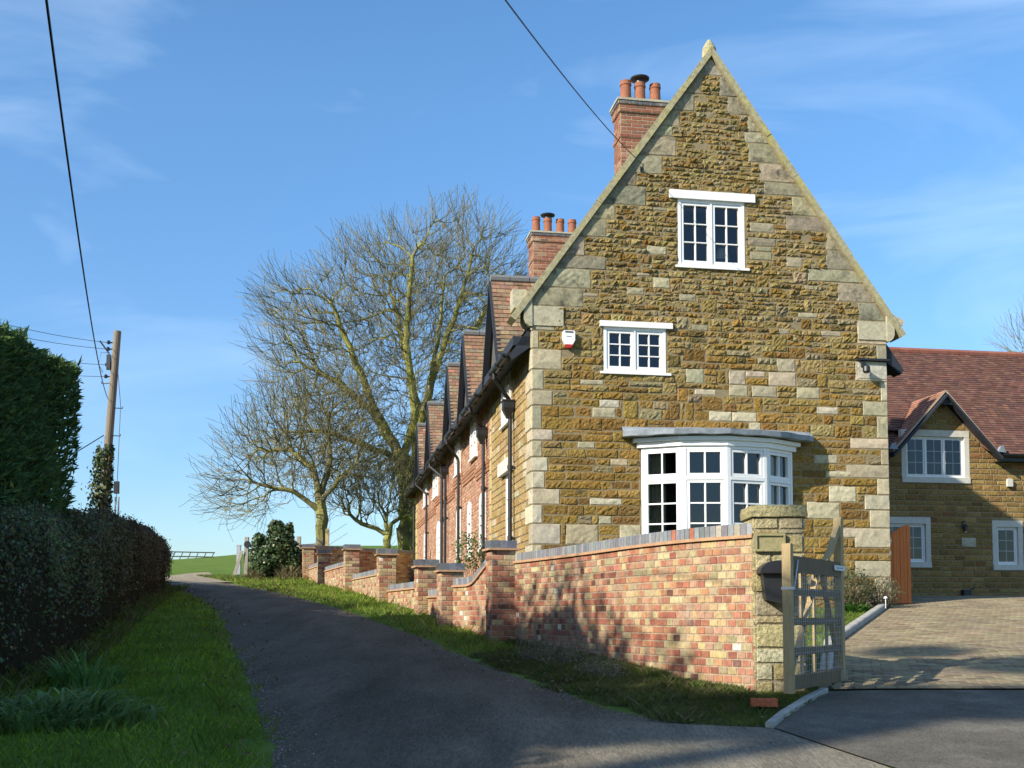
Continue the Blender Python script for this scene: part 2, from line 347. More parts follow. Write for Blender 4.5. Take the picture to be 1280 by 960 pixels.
# ================================================================ the ground
G_LANE = [(-60, -4), (-40, -2.5), (0, 0), (7.4, .6), (10.3, .86), (15.4, 1.14), (17.5, 1.36), (19.4, 1.55), (23, 1.80), (27.8, 2.12), (33, 2.42), (37, 2.68), (50, 3.7), (80, 6.1), (110, 6.3), (200, 2), (900, -25)]
G_DRIVE = [(-60, -4), (-40, -2.5), (0, 0), (8, .68), (10.5, .9), (20.5, 1.85), (23, 1.95), (28, 2.0), (40, 2.3), (60, 4.4), (80, 5.9), (110, 6), (200, 2), (900, -25)]
X_L = [(-40, 1.2), (0, -.4), (7.39, -1.56), (8.44, -1.84), (9.47, -2.15), (13.21, -3.19), (18.36, -4.71), (22.69, -6.12), (26.52, -7.57), (29.86, -8.95), (36, -12.5), (40, -16)]
X_R = [(-40, 6), (0, 3.6), (7.39, 2.43), (8.7, 2.0), (8.72, 1.63), (8.94, 1.2), (9.67, .72), (10.87, .31), (13.21, -.38), (16.02, -1.14), (18.59, -2.25), (23.25, -3.98), (29.86, -6.61), (34.98, -8.74), (38, -10.6), (40, -12)]
X_W = [(-40, 6), (8.7, 2.0), (10.3, 2.2), (15.5, .1), (17.5, -.9), (23, -2.6), (33, -5.5), (37, -6.75), (40, -6)]
def xl(y): return lerp(X_L, y)
def xr(y): return lerp(X_R, y)
def G(x, y):
    w = smooth(0, 1.3, x - lerp(X_W, y)) * (1 - smooth(36, 46, y))
    return lerp(G_LANE, y) * (1 - w) + lerp(G_DRIVE, y) * w
def tilt_field(x, y): return smooth(45, 80, y) * max(-1.8, min(.35, (x + 17) * .11))
def on_tarmac(x, y):
    if y < 8.7: return x > xl(y)
    if y > 40: return False
    return xl(y) < x < xr(y) or (x > 2.0 and y < 10.4 and x > 2.0 + (y - 8.7) * .55)
def verge(x, y):
    if y > 40 or y < -2: return 0.06
    d = min(max(xl(y) - x, x - xr(y)), 1) if not (x > 2) else 0
    return .05 * smooth(0, .35, d) * (1 - smooth(1.2, 1.7, x))
mb = MB()
ys = list(np.arange(-40, 0, 4.)) + list(np.arange(0, 46, .5)) + list(np.arange(46, 120, 2.)) + [120, 140, 170, 200, 300, 500, 900]
xs = [-400, -200, -100, -70] + list(np.arange(-50, -16, 2.)) + list(np.arange(-16, 8, .5)) + list(np.arange(8, 40, 2.)) + [40, 70, 100, 200, 400]
rows = [[(x, y, G(x, y) + verge(x, y) + tilt_field(x, y)) for x in xs] for y in ys]
mb.grid(rows, (.5, .5, .5))
for i in range(len(mb.f)): mb.f[i] = mb.f[i][::-1]
single('ground', mb, 'field', kind='structure', smooth=True)

# lane, apron, track
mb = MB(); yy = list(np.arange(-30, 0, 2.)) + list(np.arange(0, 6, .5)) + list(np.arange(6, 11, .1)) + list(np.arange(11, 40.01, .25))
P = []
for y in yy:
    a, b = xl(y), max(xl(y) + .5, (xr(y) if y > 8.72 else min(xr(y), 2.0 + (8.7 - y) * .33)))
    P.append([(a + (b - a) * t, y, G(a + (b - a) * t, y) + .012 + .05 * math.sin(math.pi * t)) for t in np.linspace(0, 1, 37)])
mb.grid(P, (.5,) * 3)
for i in range(len(mb.f)):
    q = mb.v[mb.f[i][0]]; k = max(smooth(-.5, .9, q[0]) * (1 - smooth(8.3, 9.6, q[1])), smooth(31, 35, q[1])); mb.c[i] = tuple(a * (1 - k) + b * k for a, b in zip((.108, .090, .066), (.20, .175, .13)))   # sunlight put into the colour: paler at the sunlit junction and field end
for i in range(len(mb.f)): mb.f[i] = mb.f[i][::-1]
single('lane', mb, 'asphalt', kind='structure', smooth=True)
mb = MB(); P = []
for y in np.arange(-6, 10.46, .15):
    a = 2.0 + (8.7 - y) * .33 if y < 8.7 else 2.0 + (y - 8.7) * .55
    P.append([(x, y, G(x, y) + .020) for x in np.linspace(a, 14, 26)])
mb.grid(P, (.5,) * 3)
for i in range(len(mb.f)): mb.f[i] = mb.f[i][::-1]
single('driveway_apron', mb, 'asphalt2', kind='structure', smooth=True)
mb = MB(); P = []
for t in np.linspace(0, 1, 24):
    cy = 34.5 + 7.5 * t; 
    P.append([(x, cy + .25 * math.sin(x * 1.3), G(x, cy) + .075 + .03 * math.sin(x * 2.1)) for x in np.linspace(-19 , -8.7 - .35 * (cy - 34.5), 14)])
mb.grid(P, (.5,) * 3)
for i in range(len(mb.f)): mb.f[i] = mb.f[i][::-1]
single('field_track', mb, 'gravel', kind='structure', smooth=True)

# house frame: x along the gable, y away along the cottages
H_ANG = math.atan2(.1666, .986); H_O = Vector((.323, 18.0, 0)); HV = Vector((math.cos(H_ANG), math.sin(H_ANG), 0)); HU = Vector((-HV.y, HV.x, 0))
def HW(x, y, z): return H_O + HV * x + HU * y + Vector((0, 0, z))

# paved drive (individual blocks) bounded left by the kerb
K_LINE = [(10.42, 2.95), (13.6, 3.9), (18.7, 6.25), (19.6, 6.55), (22.1, 6.6), (40, 3.6)]   # x of kerb by y
def kx(y): return lerp(K_LINE, y)
mb = MB(); P = []
for y in np.arange(10.42, 27.6, .3): P.append([(x, y, G(x, y) + .022) for x in np.linspace(kx(y) - .02, 20, 40)])
mb.grid(P, (.1,) * 3)
for i in range(len(mb.f)): mb.f[i] = mb.f[i][::-1]
single('driveway', mb, 'pavejoint', kind='structure')
mb = MB(); pal = wpick([((.26, .21, .125), 5), ((.225, .18, .108), 4), ((.29, .24, .145), 3), ((.18, .135, .085), 2.5), ((.245, .19, .125), 2)])
fnp = lambda u, y, d: (u, y, G(u, y) + .026 + d)
y = 10.42; k = 0
while y < 26.5:
    x = kx(y) + .02 - (.1 if k % 2 else 0)
    while x < (9.5 if y < 20 else 14):
        x0 = max(x, kx(y)); 
        if x + .2 - x0 > .05: brick(mb, fnp, x0 + .005, x + .2 - .005, y + .005, y + .1 - .005, .007, jit(pal(), .13), e=.008)
        x += .2
    y += .1; k += 1
single('block_paving', mb, 'pave', kind='structure')
# kerbs
def kerb(pts, w, h, lab, lo=.0):
    mb = MB(); n = []
    for i, (x, y) in enumerate(pts):
        a = Vector(pts[max(i - 1, 0)]); b = Vector(pts[min(i + 1, len(pts) - 1)]); t = (b - a).normalized(); s = Vector((-t.y, t.x)) * w / 2; z = G(x, y)
        n.append([(x - s.x, y - s.y, z - .1), (x - s.x, y - s.y, z + h), (x - s.x * .7, y - s.y * .7, z + h + .012), (x + s.x * .7, y + s.y * .7, z + h + .012), (x + s.x, y + s.y, z + h), (x + s.x, y + s.y, z - .1)])
    for i in range(len(n) - 1):
        f = .012; A = [tuple(Vector(p).lerp(Vector(q), f)) for p, q in zip(n[i], n[i + 1])]; B = [tuple(Vector(p).lerp(Vector(q), 1 - f)) for p, q in zip(n[i], n[i + 1])]
        mb.grid([A, B], (.5,) * 3); mb.face(A); mb.face(B[::-1])
    return single('kerb', mb, 'kerb', kind='structure', fixn=False)
def resample(pts, st):
    out_ = []; 
    for (a, b) in zip(pts[:-1], pts[1:]):
        a = Vector(a); b = Vector(b); n_ = max(1, int((b - a).length / st))
        for i in range(n_): out_.append(tuple(a.lerp(b, i / n_)))
    out_.append(tuple(pts[-1])); return out_
kerb(resample([(kx(y) - .06, y) for y in (10.6, 13.6, 16, 18.7, 19.4)], .6), .12, .10, '')
kerb(resample([(1.98, 8.68), (2.2, 9.15), (2.55, 9.8), (2.86, 10.3)], .3), .07, .05, '')
# ================================================================ the stone house with its row of cottages
ZB = 1.9
house = thing('stone_cottage_row', 'tall ironstone house with steep gable and bow window, brick cottages behind', 'house', (H_O.x, H_O.y, ZB), H_ANG)
def hp(name, mb, m, parent, **k):
    mb.v = [(p[0], p[1], p[2] - ZB) for p in mb.v]; return part(name, mb, m, parent, **k)
gf = lambda u, z, d: (u, -d, z)
lf = lambda u, z, d: (-d, u, z)
A_X, A_Z, SL = 3.09, 11.06, 1.395
GW = 6.2
def gtop(u): return A_Z - SL * abs(u - A_X)
def rect(a, b, c, d): return [(a, c), (b, c), (b, d), (a, d)]

IRON_LO = wpick([((.285, .178, .048), 6), ((.25, .155, .046), 4), ((.315, .21, .065), 3), ((.285, .20, .08), 2.5), ((.20, .12, .041), 1.5), ((.28, .225, .125), .9), ((.23, .125, .036), .8), ((.17, .085, .05), .15)])
IRON_HI = wpick([((.295, .212, .076), 6), ((.26, .188, .073), 4), ((.33, .252, .105), 4), ((.155, .112, .045), 1.5), ((.235, .14, .04), 1.2), ((.29, .24, .135), 1.4)])
LIME = wpick([((.47, .405, .275), 4), ((.42, .355, .235), 3), ((.51, .455, .33), 2), ((.37, .325, .22), 2)])
LIME_G = wpick([((.33, .285, .19), 4), ((.27, .24, .165), 3), ((.38, .33, .22), 2)])

W3 = (2.49, 3.66, 7.42, 8.56); W2 = (1.20, 2.26, 5.58, 6.33); BAY = (1.82, 4.42, 2.3, 4.44)
holes = [W3, W2, BAY]
mort = MB()
outl = [(0, 1.7), (GW, 1.7), (GW, 6.4)] + [(GW, gtop(GW)), (A_X, A_Z), (0, gtop(0)), (0, 6.4)]
mort.plate(gf, outl, [rect(*h) for h in holes], .006, (.5,) * 3)
mb = MB(); qb = MB(); rb = MB()
# course heights
cs = [1.7]
while cs[-1] < 10.9:
    z = cs[-1]; cs.append(z + (random.uniform(.105, .175) if z < 5.2 else random.uniform(.08, .14) if z < 6.5 else random.uniform(.058, .10)))
for key in (5.58, 6.33, 7.42, 8.56, 4.60):
    i = int(np.argmin([abs(c - key) for c in cs])); cs[i] = key
cs = sorted(set(cs))
# quoins: pairs of courses, alternately long and short
def quoins(side):
    res = []; i = 0; k = 0
    while i < len(cs) - 2 and cs[i] < 6.25:
        n = 2 if cs[i] < 5 else 3
        a, b = cs[i], cs[min(i + n, len(cs) - 1)]
        if side == 0: w = random.uniform(.32, .50) if k % 2 == 0 else random.uniform(.16, .27)
        else: w = random.uniform(.42, .78) if k % 2 == 0 else random.uniform(.2, .4)
        if random.random() < .2: w *= .55
        if side and random.random() < .2: i += n; k += 1; continue
        res.append((a, b, w)); i += n; k += 1
    return res
QL, QR = quoins(0), quoins(1)
rake = []; i = next(k for k, c in enumerate(cs) if c > 6.62)
while i < len(cs) - 3:
    n = random.choice([3, 3, 4]); a, b = cs[i], cs[min(i + n, len(cs) - 1)]
    if gtop(A_X) - b < .30: break
    low = len(rake) < 3
    wl = random.choice([.22, .34, .45, .62]) * random.uniform(.8, 1.2); wr = random.choice([.16, .28, .38, .55]) * random.uniform(.8, 1.2)
    room = (A_X - (A_X - (gtop(A_X) - b) / SL)) - .2
    if low: wl += .25; wr += .3
    rake.append((a, b, min(wl, max(.2, room)), min(wr, max(.2, room)))); i += n
def uleft(z): return A_X - (gtop(A_X) - z) / SL
def uright(z): return A_X + (gtop(A_X) - z) / SL
def qbox(a, b, uL, uR, side):
    # a dressed corner block: face on the gable
    g = .007; stone(qb, gf, [(uL + g, a + g), (uR - g, a + g), (uR - g, b - g), (uL + g, b - g)], .020, .004, jit(LIME(), .1), e=.012, cell=.11, base=.002, wob=.004)
for (a, b, w) in QL: qbox(a, b, -.012, w, 0)
for (a, b, w) in QR: qbox(a, b, GW - w, GW + .012, 1)
for (a, b, wl, wr) in rake:
    g = .006
    l0, l1 = uleft(a), uleft(b)
    stone(rb, gf, [(max(0, l0) + g, a + g), (l0 + wl + .12, a + g), (l0 + wl + .12, b - g), (l1 + g, b - g)], .018, .005, jit(LIME_G(), .14), e=.012, cell=.09, base=.003, wob=.005)
    r0, r1 = uright(a), uright(b)
    stone(rb, gf, [(r0 - wr - .12, a + g), (min(GW, r0) - g, a + g), (r1 - g, b - g), (r0 - wr - .12, b - g)], .018, .005, jit(LIME_G(), .14), e=.012, cell=.09, base=.003, wob=.005)
zt = rake[-1][1]; g = .006
stone(rb, gf, [(uleft(zt) + g, zt + g), (uright(zt) - g, zt + g), (A_X + .02, A_Z - .05), (A_X - .02, A_Z - .05)], .016, .003, (.34, .31, .24), cell=.12)
# big pale blocks among the rubble
pale = []
def add_pale(u, z, w, n):
    i = int(np.argmin([abs(c - z) for c in cs])); a, b = cs[i], cs[min(i + n, len(cs) - 1)]
    if b > 6.4 and (u < uleft(b) + .75 or u + w > uright(b) - .7): return
    for p in pale + [h for h in holes]:
        if u < p[1] and u + w > p[0] and a < p[3] and b > p[2]: return
    pale.append((u, u + w, a, b))
for (u, z, w, n) in [(3.35, 5.22, .34, 2), (3.75, 5.2, .45, 2), (3.35, 5.45, .3, 2), (3.65, 5.6, .35, 1), (4.05, 5.5, .5, 2), (4.55, 5.22, .42, 2), (4.2, 5.65, .34, 2), (2.6, 5.4, .32, 2), (2.75, 5.2, .38, 1), (3.0, 4.72, .4, 1), (3.4, 4.85, .44, 1), (4.9, 4.9, .4, 1), (1.0, 4.78, .4, 1), (.95, 3.3, .55, 1), (1.55, 3.45, .3, 1), (.55, 2.75, .55, 2), (1.45, 2.72, .36, 2), (1.1, 3.1, .22, 1), (2.5, 6.8, .3, 2), (1.95, 7.55, .34, 2), (2.05, 7.05, .3, 2), (3.75, 7.55, .4, 2), (3.72, 7.8, .5, 2), (3.75, 8.05, .45, 2), (1.6, 6.9, .3, 2), (4.4, 7.5, .3, 2), (4.6, 6.6, .36, 1), (5.0, 6.35, .38, 1), (4.85, 4.2, .42, 1), (5.05, 3.95, .5, 1), (5.1, 3.55, .5, 2), (4.7, 3.2, .6, 2), (5.3, 2.9, .55, 1), (.75, 4.3, .3, 1), (1.3, 4.05, .3, 1), (1.6, 8.4, .35, 2), (3.9, 9.0, .3, 2), (2.3, 9.1, .3, 2), (.8, 5.35, .4, 1), (2.7, 6.3, .3, 1)]:
    add_pale(u, z, w, n)
for _ in range(22): add_pale(random.uniform(.6, 5.2), random.uniform(2.3, 8.5), random.uniform(.18, .38), 1)
jump = []
for _ in range(150):
    z = random.uniform(1.9, 9.3); u = random.uniform(.3, 5.7); z = z if z > 5 or random.random() < .25 else random.uniform(5.5, 9); i = max(k for k, c_ in enumerate(cs) if c_ <= z); n = 2 if z < 6 else random.choice([2, 2, 3]); a, b = cs[i], cs[min(i + n, len(cs) - 1)]; w = random.uniform(.16, .42) * (1 if z < 6 else .75)
    if z > 6.3 and (u < uleft(b) + .95 or u + w > uright(b) - .85): continue
    if z <= 6.6 and (u < .6 or u + w > 5.3): continue
    if any(u < p[1] and u + w > p[0] and a < p[3] and b > p[2] for p in jump + pale + [(h[0] - .03, h[1] + .03, h[2], h[3]) for h in holes]): continue
    jump.append((u, u + w, a, b))
for (a, b, c, d) in jump:
    hi = smooth(4.6, 7., c); g = random.uniform(.004, .009); zj = [random.uniform(-.01, .01) for _ in range(4)]
    stone(mb, gf, [(a + g, c + g + zj[0]), (b - g, c + g + zj[1]), (b - g + zj[2], d - g + zj[2]), (a + g + zj[3], d - g + zj[3])], random.uniform(.012, .032), .008 + .008 * hi, jit(IRON_HI() if random.random() < hi else IRON_LO(), .16), e=random.uniform(.010, .022), cell=.04, base=.004, wob=.007)
for (a, b, c, d) in pale:
    g = .006; lo_ = c
    stone(qb, gf, [(a + g, c + g), (b - g, c + g), (b - g, d - g), (a + g, d - g)], .02, .004, jit(LIME() if c < 6 else LIME_G(), .12), e=.014, cell=.07, base=.004, wob=.006)
blk = [(h[0] - .02, h[1] + .02, h[2], h[3]) for h in holes] + pale + jump
for za, zb in zip(cs[:-1], cs[1:]):
    ul, ur = 0., GW
    for (a, b, w) in QL:
        if a < zb - .01 and b > za + .01: ul = max(ul, w)
    for (a, b, w) in QR:
        if a < zb - .01 and b > za + .01: ur = min(ur, GW - w)
    if za > 6.6:
        ul, ur = max(0, uleft(zb)), min(GW, uright(zb))
        for (a, b, wl, wr) in rake:
            if a < zb - .005 and b > za + .005: ul = max(ul, uleft(a) + wl + .12); ur = min(ur, uright(a) - wr - .12)
        if za >= zt: continue
    hi = smooth(4.6, 7.0, (za + zb) / 2)
    for (s, t) in free_intervals(ul, ur, za, zb, blk):
        u = s
        while u < t - .01:
            w = random.uniform(.17, .58) * (1 - .58 * hi)
            if t - u - w < .1: w = t - u
            col = IRON_HI() if random.random() < hi * .9 else IRON_LO()
            zs = [za, zb]
            if zb - za > .14 and w < .34 and random.random() < .08: zs = [za, za + (zb - za) * random.uniform(.35, .65), zb]
            for z0_, z1_ in zip(zs[:-1], zs[1:]):
                g = random.uniform(.002, .006); J = .007 + .007 * hi; zj = [random.uniform(-J, J) for _ in range(6)]
                if random.random() < .006: continue
                stone(mb, gf, [(u + g + zj[4], z0_ + g + zj[0]), (u + w - g + zj[5], z0_ + g + zj[1]), (u + w - g + zj[2], z1_ - g + zj[2]), (u + g + zj[3], z1_ - g + zj[3])], random.uniform(.008, .030) * (1 + .3 * hi), .0085 + .0075 * hi + random.uniform(0, .004), jit(col, .11), e=random.uniform(.008, .020), cell=.042, base=.004, wob=.004 + .006 * hi)
            u += w
hp('gable_wall', mb.absorb(qb, 'ashlar').absorb(rb, 'rake').absorb(mort, 'mortar'), 'stone', house)

# ---- lane side wall: stone part, then brick
SE, LEN, EZ = 4.62, 23.0, 6.16
lw = [(2.02, 2.62, 2.2, 4.18), (1.98, 2.95, 5.1, 6.16)]
aw_g = [(5.15, 6.0, 2.98, 4.18), (7.45, 8.0, 2.9, 4.18), (9.35, 10.2, 2.95, 4.25), (14.2, 15.1, 3.1, 4.3), (18.6, 19.3, 3.2, 4.3)]
aw_f = [(6.45, 7.45, 5.1, 6.16), (9.45, 10.45, 5.1, 6.16), (14.85, 16.2, 5.1, 6.16), (18.0, 19.4, 5.15, 6.16)]
m2 = MB(); m2.plate(lf, rect(0, SE, 1.7, EZ + .15), [rect(*h) for h in lw], 0); mfe = MB(); mfe.plate(lf, rect(LEN - .9, LEN, 1.7, EZ), [], 0); qfe = MB()
m2_ = m2
mb = MB(); qb = MB(); cl = [1.7]
while cl[-1] < EZ + .1: cl.append(cl[-1] + random.uniform(.11, .17))
SQ = wpick([((.42, .29, .125), 5), ((.46, .33, .155), 4), ((.38, .25, .10), 3), ((.48, .37, .19), 2)])
for (a, b, w) in QL:
    w = .72 - w; g = .006; stone(qb, lf, [(-.012, a + g), (w, a + g), (w, b - g), (-.012, b - g)], .02, .003, jit(LIME(), .08), cell=.16)
for za, zb in zip(cl[:-1], cl[1:]):
    u0 = 0.
    for (a, b, w) in QL:
        if a < zb - .02 and b > za + .02: u0 = max(u0, .72 - w)
    for (s, t) in free_intervals(u0 + .01, SE - .3, za, zb, lw):
        u = s
        while u < t - .01:
            w = random.uniform(.18, .42); w = t - u if t - u - w < .12 else w; g = .006
            pl = random.random() < .06
            stone(qb if pl else mb, lf, [(u + g, za + g), (u + w - g, za + g), (u + w - g, zb - g), (u + g, zb - g)], .018, .003, jit(LIME() if pl else SQ(), .12), cell=.1); u += w
z = 1.7; k = 0
while z < EZ:
    w = (.3, .18)[k % 2]; stone(qb, lf, [(SE - w, z + .006), (SE, z + .006), (SE, z + .29), (SE - w, z + .29)], .018, .003, jit((.46, .36, .18), .1), cell=.16)
    stone(qfe, lf, [(LEN - .9 + (.25 if k % 2 else 0), z + .006), (LEN, z + .006), (LEN, z + .29), (LEN - .9 + (.25 if k % 2 else 0), z + .29)], .018, .003, jit((.46, .34, .14), .1), cell=.16); z += .3; k += 1
hp('side_wall', mb.absorb(qb, 'ashlar').absorb(m2_, 'mortar'), 'stone', house)
m3 = MB(); m3.plate(lf, rect(SE, LEN - .9, 1.7, EZ), [rect(*h) for h in aw_g + aw_f], .0)
HB = wpick([((.40, .20, .125), 5), ((.36, .165, .10), 4), ((.45, .25, .16), 3), ((.47, .30, .19), 1.5), ((.30, .14, .095), 1.5)])
mb = MB(); brickwork(mb, lf, SE, LEN - .9, 1.7, EZ - .05, HB, blocked=aw_g + aw_f, h=.008, j=.011)
for (u0, u1, z0) in [(SE, 6.6, 4.52), (6.6, 9.0, 4.66), (9.0, 10.7, 4.80), (10.7, 13.6, 4.6), (13.6, 15.6, 4.82), (15.6, LEN - .9, 4.62)]:
    for j in range(3): mb.box(lf, u0, u1, z0 + j * .075, z0 + j * .075 + .068, .0, .03 + .012 * j, jit((.31, .15, .085), .1))
hp('brick_front', mb.absorb(m3, 'brickmortar').absorb(qfe, 'ashlar').absorb(mfe, 'mortar'), 'brick', house)

# ---- windows
def casement(parent, name, fn, x0, x1, z0, z1, lights, cols, rows, d=.012, fw=.05, sw=.045, lintel=None, sill=None, transom=None, bar=.018, label=None, pp=hp, room=.9, bd=.0, curtain=None):
    f = MB(); g = MB()
    f.box(fn, x0, x0 + fw, z0, z1, -.09, d); f.box(fn, x1 - fw, x1, z0, z1, -.09, d)
    f.box(fn, x0 + fw, x1 - fw, z1 - fw, z1, -.09, d - .001); f.box(fn, x0 + fw, x1 - fw, z0, z0 + fw, -.09, d - .001)
    ix0, ix1, iz0, iz1 = x0 + fw, x1 - fw, z0 + fw, z1 - fw; lw_ = (ix1 - ix0) / lights
    tiers = [(iz0, iz1, rows)]
    if transom: tiers = [(iz0, transom - .025, rows), (transom + .025, iz1, 1)]; f.box(fn, ix0, ix1, transom - .025, transom + .025, -.08, d + .004)
    for i in range(lights):
        a = ix0 + lw_ * i; b = a + lw_
        if i: f.box(fn, a - .012, a + .012, iz0, iz1, -.08, d + .003)
        for (q0, q1, rr) in tiers:
            a2, b2 = a + .016 * (i > 0) + .004, b - .016 * (i < lights - 1) - .004; e = d - .012
            f.box(fn, a2, a2 + sw, q0 + .004, q1 - .004, -.07, e); f.box(fn, b2 - sw, b2, q0 + .004, q1 - .004, -.07, e)
            f.box(fn, a2 + sw, b2 - sw, q0 + .004, q0 + sw + .008, -.07, e - .001); f.box(fn, a2 + sw, b2 - sw, q1 - sw, q1 - .004, -.07, e - .001)
            A, B, C, D = a2 + sw, b2 - sw, q0 + sw + .008, q1 - sw
            for c in range(1, cols): x = A + (B - A) * c / cols; f.box(fn, x - bar / 2, x + bar / 2, C, D, -.055, e - .004 + bd)
            for r in range(1, rr): z = C + (D - C) * r / rr; f.box(fn, A, B, z - bar / 2, z + bar / 2, -.055, e - .006 + bd)
            g.face([fn(A, C, -.045), fn(B, C, -.045), fn(B, D, -.045), fn(A, D, -.045)])
    w = pp(name, f, 'white', parent, label=label)
    pp('pane', g, 'glass', w)
    if lintel: q = MB(); q.box(fn, *lintel[:4], -.05, lintel[4]); pp('lintel', q, lintel[5] if len(lintel) > 5 else 'white', w)
    if sill: q = MB(); q.box(fn, *sill[:4], -.05, sill[4]); pp('sill', q, sill[5] if len(sill) > 5 else 'white', w)
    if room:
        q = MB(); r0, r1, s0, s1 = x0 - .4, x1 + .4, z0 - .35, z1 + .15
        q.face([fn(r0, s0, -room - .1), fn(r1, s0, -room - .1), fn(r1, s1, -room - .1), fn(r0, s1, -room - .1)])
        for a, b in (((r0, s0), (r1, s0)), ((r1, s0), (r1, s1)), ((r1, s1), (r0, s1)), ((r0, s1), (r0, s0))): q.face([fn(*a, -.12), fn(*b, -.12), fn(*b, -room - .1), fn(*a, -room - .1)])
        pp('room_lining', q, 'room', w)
    return w
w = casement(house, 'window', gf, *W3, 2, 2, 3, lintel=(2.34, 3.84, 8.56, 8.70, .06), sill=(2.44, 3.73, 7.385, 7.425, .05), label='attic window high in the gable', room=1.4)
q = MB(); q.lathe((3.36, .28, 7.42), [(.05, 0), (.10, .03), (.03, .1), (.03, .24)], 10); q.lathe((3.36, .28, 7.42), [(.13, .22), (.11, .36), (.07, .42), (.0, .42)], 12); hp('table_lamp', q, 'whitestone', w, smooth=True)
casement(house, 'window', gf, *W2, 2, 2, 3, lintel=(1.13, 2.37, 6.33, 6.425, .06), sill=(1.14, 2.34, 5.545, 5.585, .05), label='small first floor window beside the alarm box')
# bow window
bp = [Vector((1.82, -.05)), Vector((2.40, -.42)), Vector((3.10, -.56)), Vector((3.82, -.42)), Vector((4.42, -.05))]
bz0, bz1, btr = 2.62, 4.32, 3.80
bay = MB(); 
def facet_fn(i):
    a, b = bp[i], bp[i + 1]; t = (b - a).normalized(); n = Vector((t.y, -t.x))
    return (lambda u, z, d: (a.x + t.x * u + n.x * d, a.y + t.y * u + n.y * d, z)), (b - a).length
def bow(off, endoff=0.):
    pts = []
    for s in np.linspace(0, 4, 25):
        i = min(3, int(s)); p = bp[i].lerp(bp[i + 1], s - i)
        c = Vector((3.12, 1.15)); dv = (p - c).normalized(); pts.append((p.x + dv.x * off + (p.x - 3.12) / 1.3 * endoff, p.y + dv.y * off))
    return pts
bw = None; panes = MB()
for i in range(4):
    fn, Lf = facet_fn(i)
    f = bay; f.box(fn, 0, .055, bz0, bz1, -.09, .02); f.box(fn, Lf - .055, Lf, bz0, bz1, -.09, .02)
    f.box(fn, .055, Lf - .055, bz1 - .05, bz1, -.09, .017); f.box(fn, .055, Lf - .055, bz0, bz0 + .06, -.09, .017); f.box(fn, .055, Lf - .055, btr - .03, btr + .02, -.09, .022)
    f.box(fn, 0, Lf, 1.8, bz0 - .02, -.07, .01); f.box(fn, -.03, Lf + .03, bz0 - .045, bz0 + .002, -.07, .06)
    for (q0, q1, rr) in ((bz0 + .06, btr - .03, 3), (btr + .02, bz1 - .05, 1)):
        a2, b2, e, sw = .060, Lf - .060, .010, .048
        f.box(fn, a2, a2 + sw, q0 + .004, q1 - .004, -.07, e); f.box(fn, b2 - sw, b2, q0 + .004, q1 - .004, -.07, e)
        f.box(fn, a2 + sw, b2 - sw, q0 + .004, q0 + sw + .01, -.07, e - .001); f.box(fn, a2 + sw, b2 - sw, q1 - sw, q1 - .004, -.07, e - .001)
        A, B, C, D = a2 + sw, b2 - sw, q0 + sw + .01, q1 - sw; x = (A + B) / 2
        f.box(fn, x - .012, x + .012, C, D, -.05, e - .004)
        for r in range(1, rr): z = C + (D - C) * r / rr; f.box(fn, A, x - .012, z - .012, z + .012, -.05, e - .006); f.box(fn, x + .012, B, z - .012, z + .012, -.05, e - .006)
        panes.face([fn(A, C, -.045), fn(B, C, -.045), fn(B, D, -.045), fn(A, D, -.045)])
bw = hp('bow_window', bay, 'white', house, label='four sided white bow window under a lead roof')
hp('pane', panes, 'glass', bw)
c = MB()
for (o0, zz0, zz1) in ((.045, 4.322, 4.405), (.085, 4.407, 4.47)):
    pts = bow(o0, o0); ring = [(x, z) for x, z in pts] + [(pts[-1][0], .0), (pts[0][0], .0)]
    c.prism(lambda u, y, d: (u, y, d), ring, zz0, zz1)
hp('cornice', c, 'white', bw, fixn=True)
c = MB(); pts = bow(.20, .20); n_ = len(pts)
pb = [(1.50 + (4.74 - 1.50) * i / (n_ - 1), .01, 4.69) for i in range(n_)]; pe = [(x, min(y, -.02), 4.572 + .006 * math.sin(i * 1.7)) for i, (x, y) in enumerate(pts)]
pm = [tuple((Vector(a) * .5 + Vector(b) * .5) + Vector((0, 0, .012))) for a, b in zip(pb, pe)]
c.grid([pb, pm, pe, [(x, y + .015, z - .08) for x, y, z in pe], [(x, min(-.01, y + .07), z - .083) for x, y, z in pe], [(x, 0.01, z - .085) for x, y, z in pe]], (.5,) * 3); hp('lead_roof', c, 'lead', bw, fixn=True)
for fi, ua, ub in ((0, .09, .36), (3, .05, .62)):
    fnq, Lq = facet_fn(fi); c = MB()
    c.grid([[fnq(ua + (ub - ua) * t, z, -.15 + .022 * math.sin(t * 30)) for z in (2.4, 3.4, 4.3)] for t in np.linspace(0, 1, 34)], (.5,) * 3)
    hp('curtain', c, 'curtain', bw, smooth=True)
q = MB(); 
for F_ in (((1.7, 1.6, 2.2), (4.6, 1.6, 2.2), (4.6, 1.6, 4.45), (1.7, 1.6, 4.45)), ((1.7, .06, 2.2), (1.7, 1.6, 2.2), (1.7, 1.6, 4.45), (1.7, .06, 4.45)), ((4.6, .06, 2.2), (4.6, 1.6, 2.2), (4.6, 1.6, 4.45), (4.6, .06, 4.45)), ((1.7, -.4, 4.31), (4.6, -.4, 4.31), (4.6, 1.6, 4.31), (1.7, 1.6, 4.31)), ((1.7, -.4, 2.3), (4.6, -.4, 2.3), (4.6, 1.6, 2.3), (1.7, 1.6, 2.3))): q.face(F_)
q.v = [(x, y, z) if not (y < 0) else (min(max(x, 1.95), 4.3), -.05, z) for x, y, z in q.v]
hp('room_lining', q, 'room', bw)

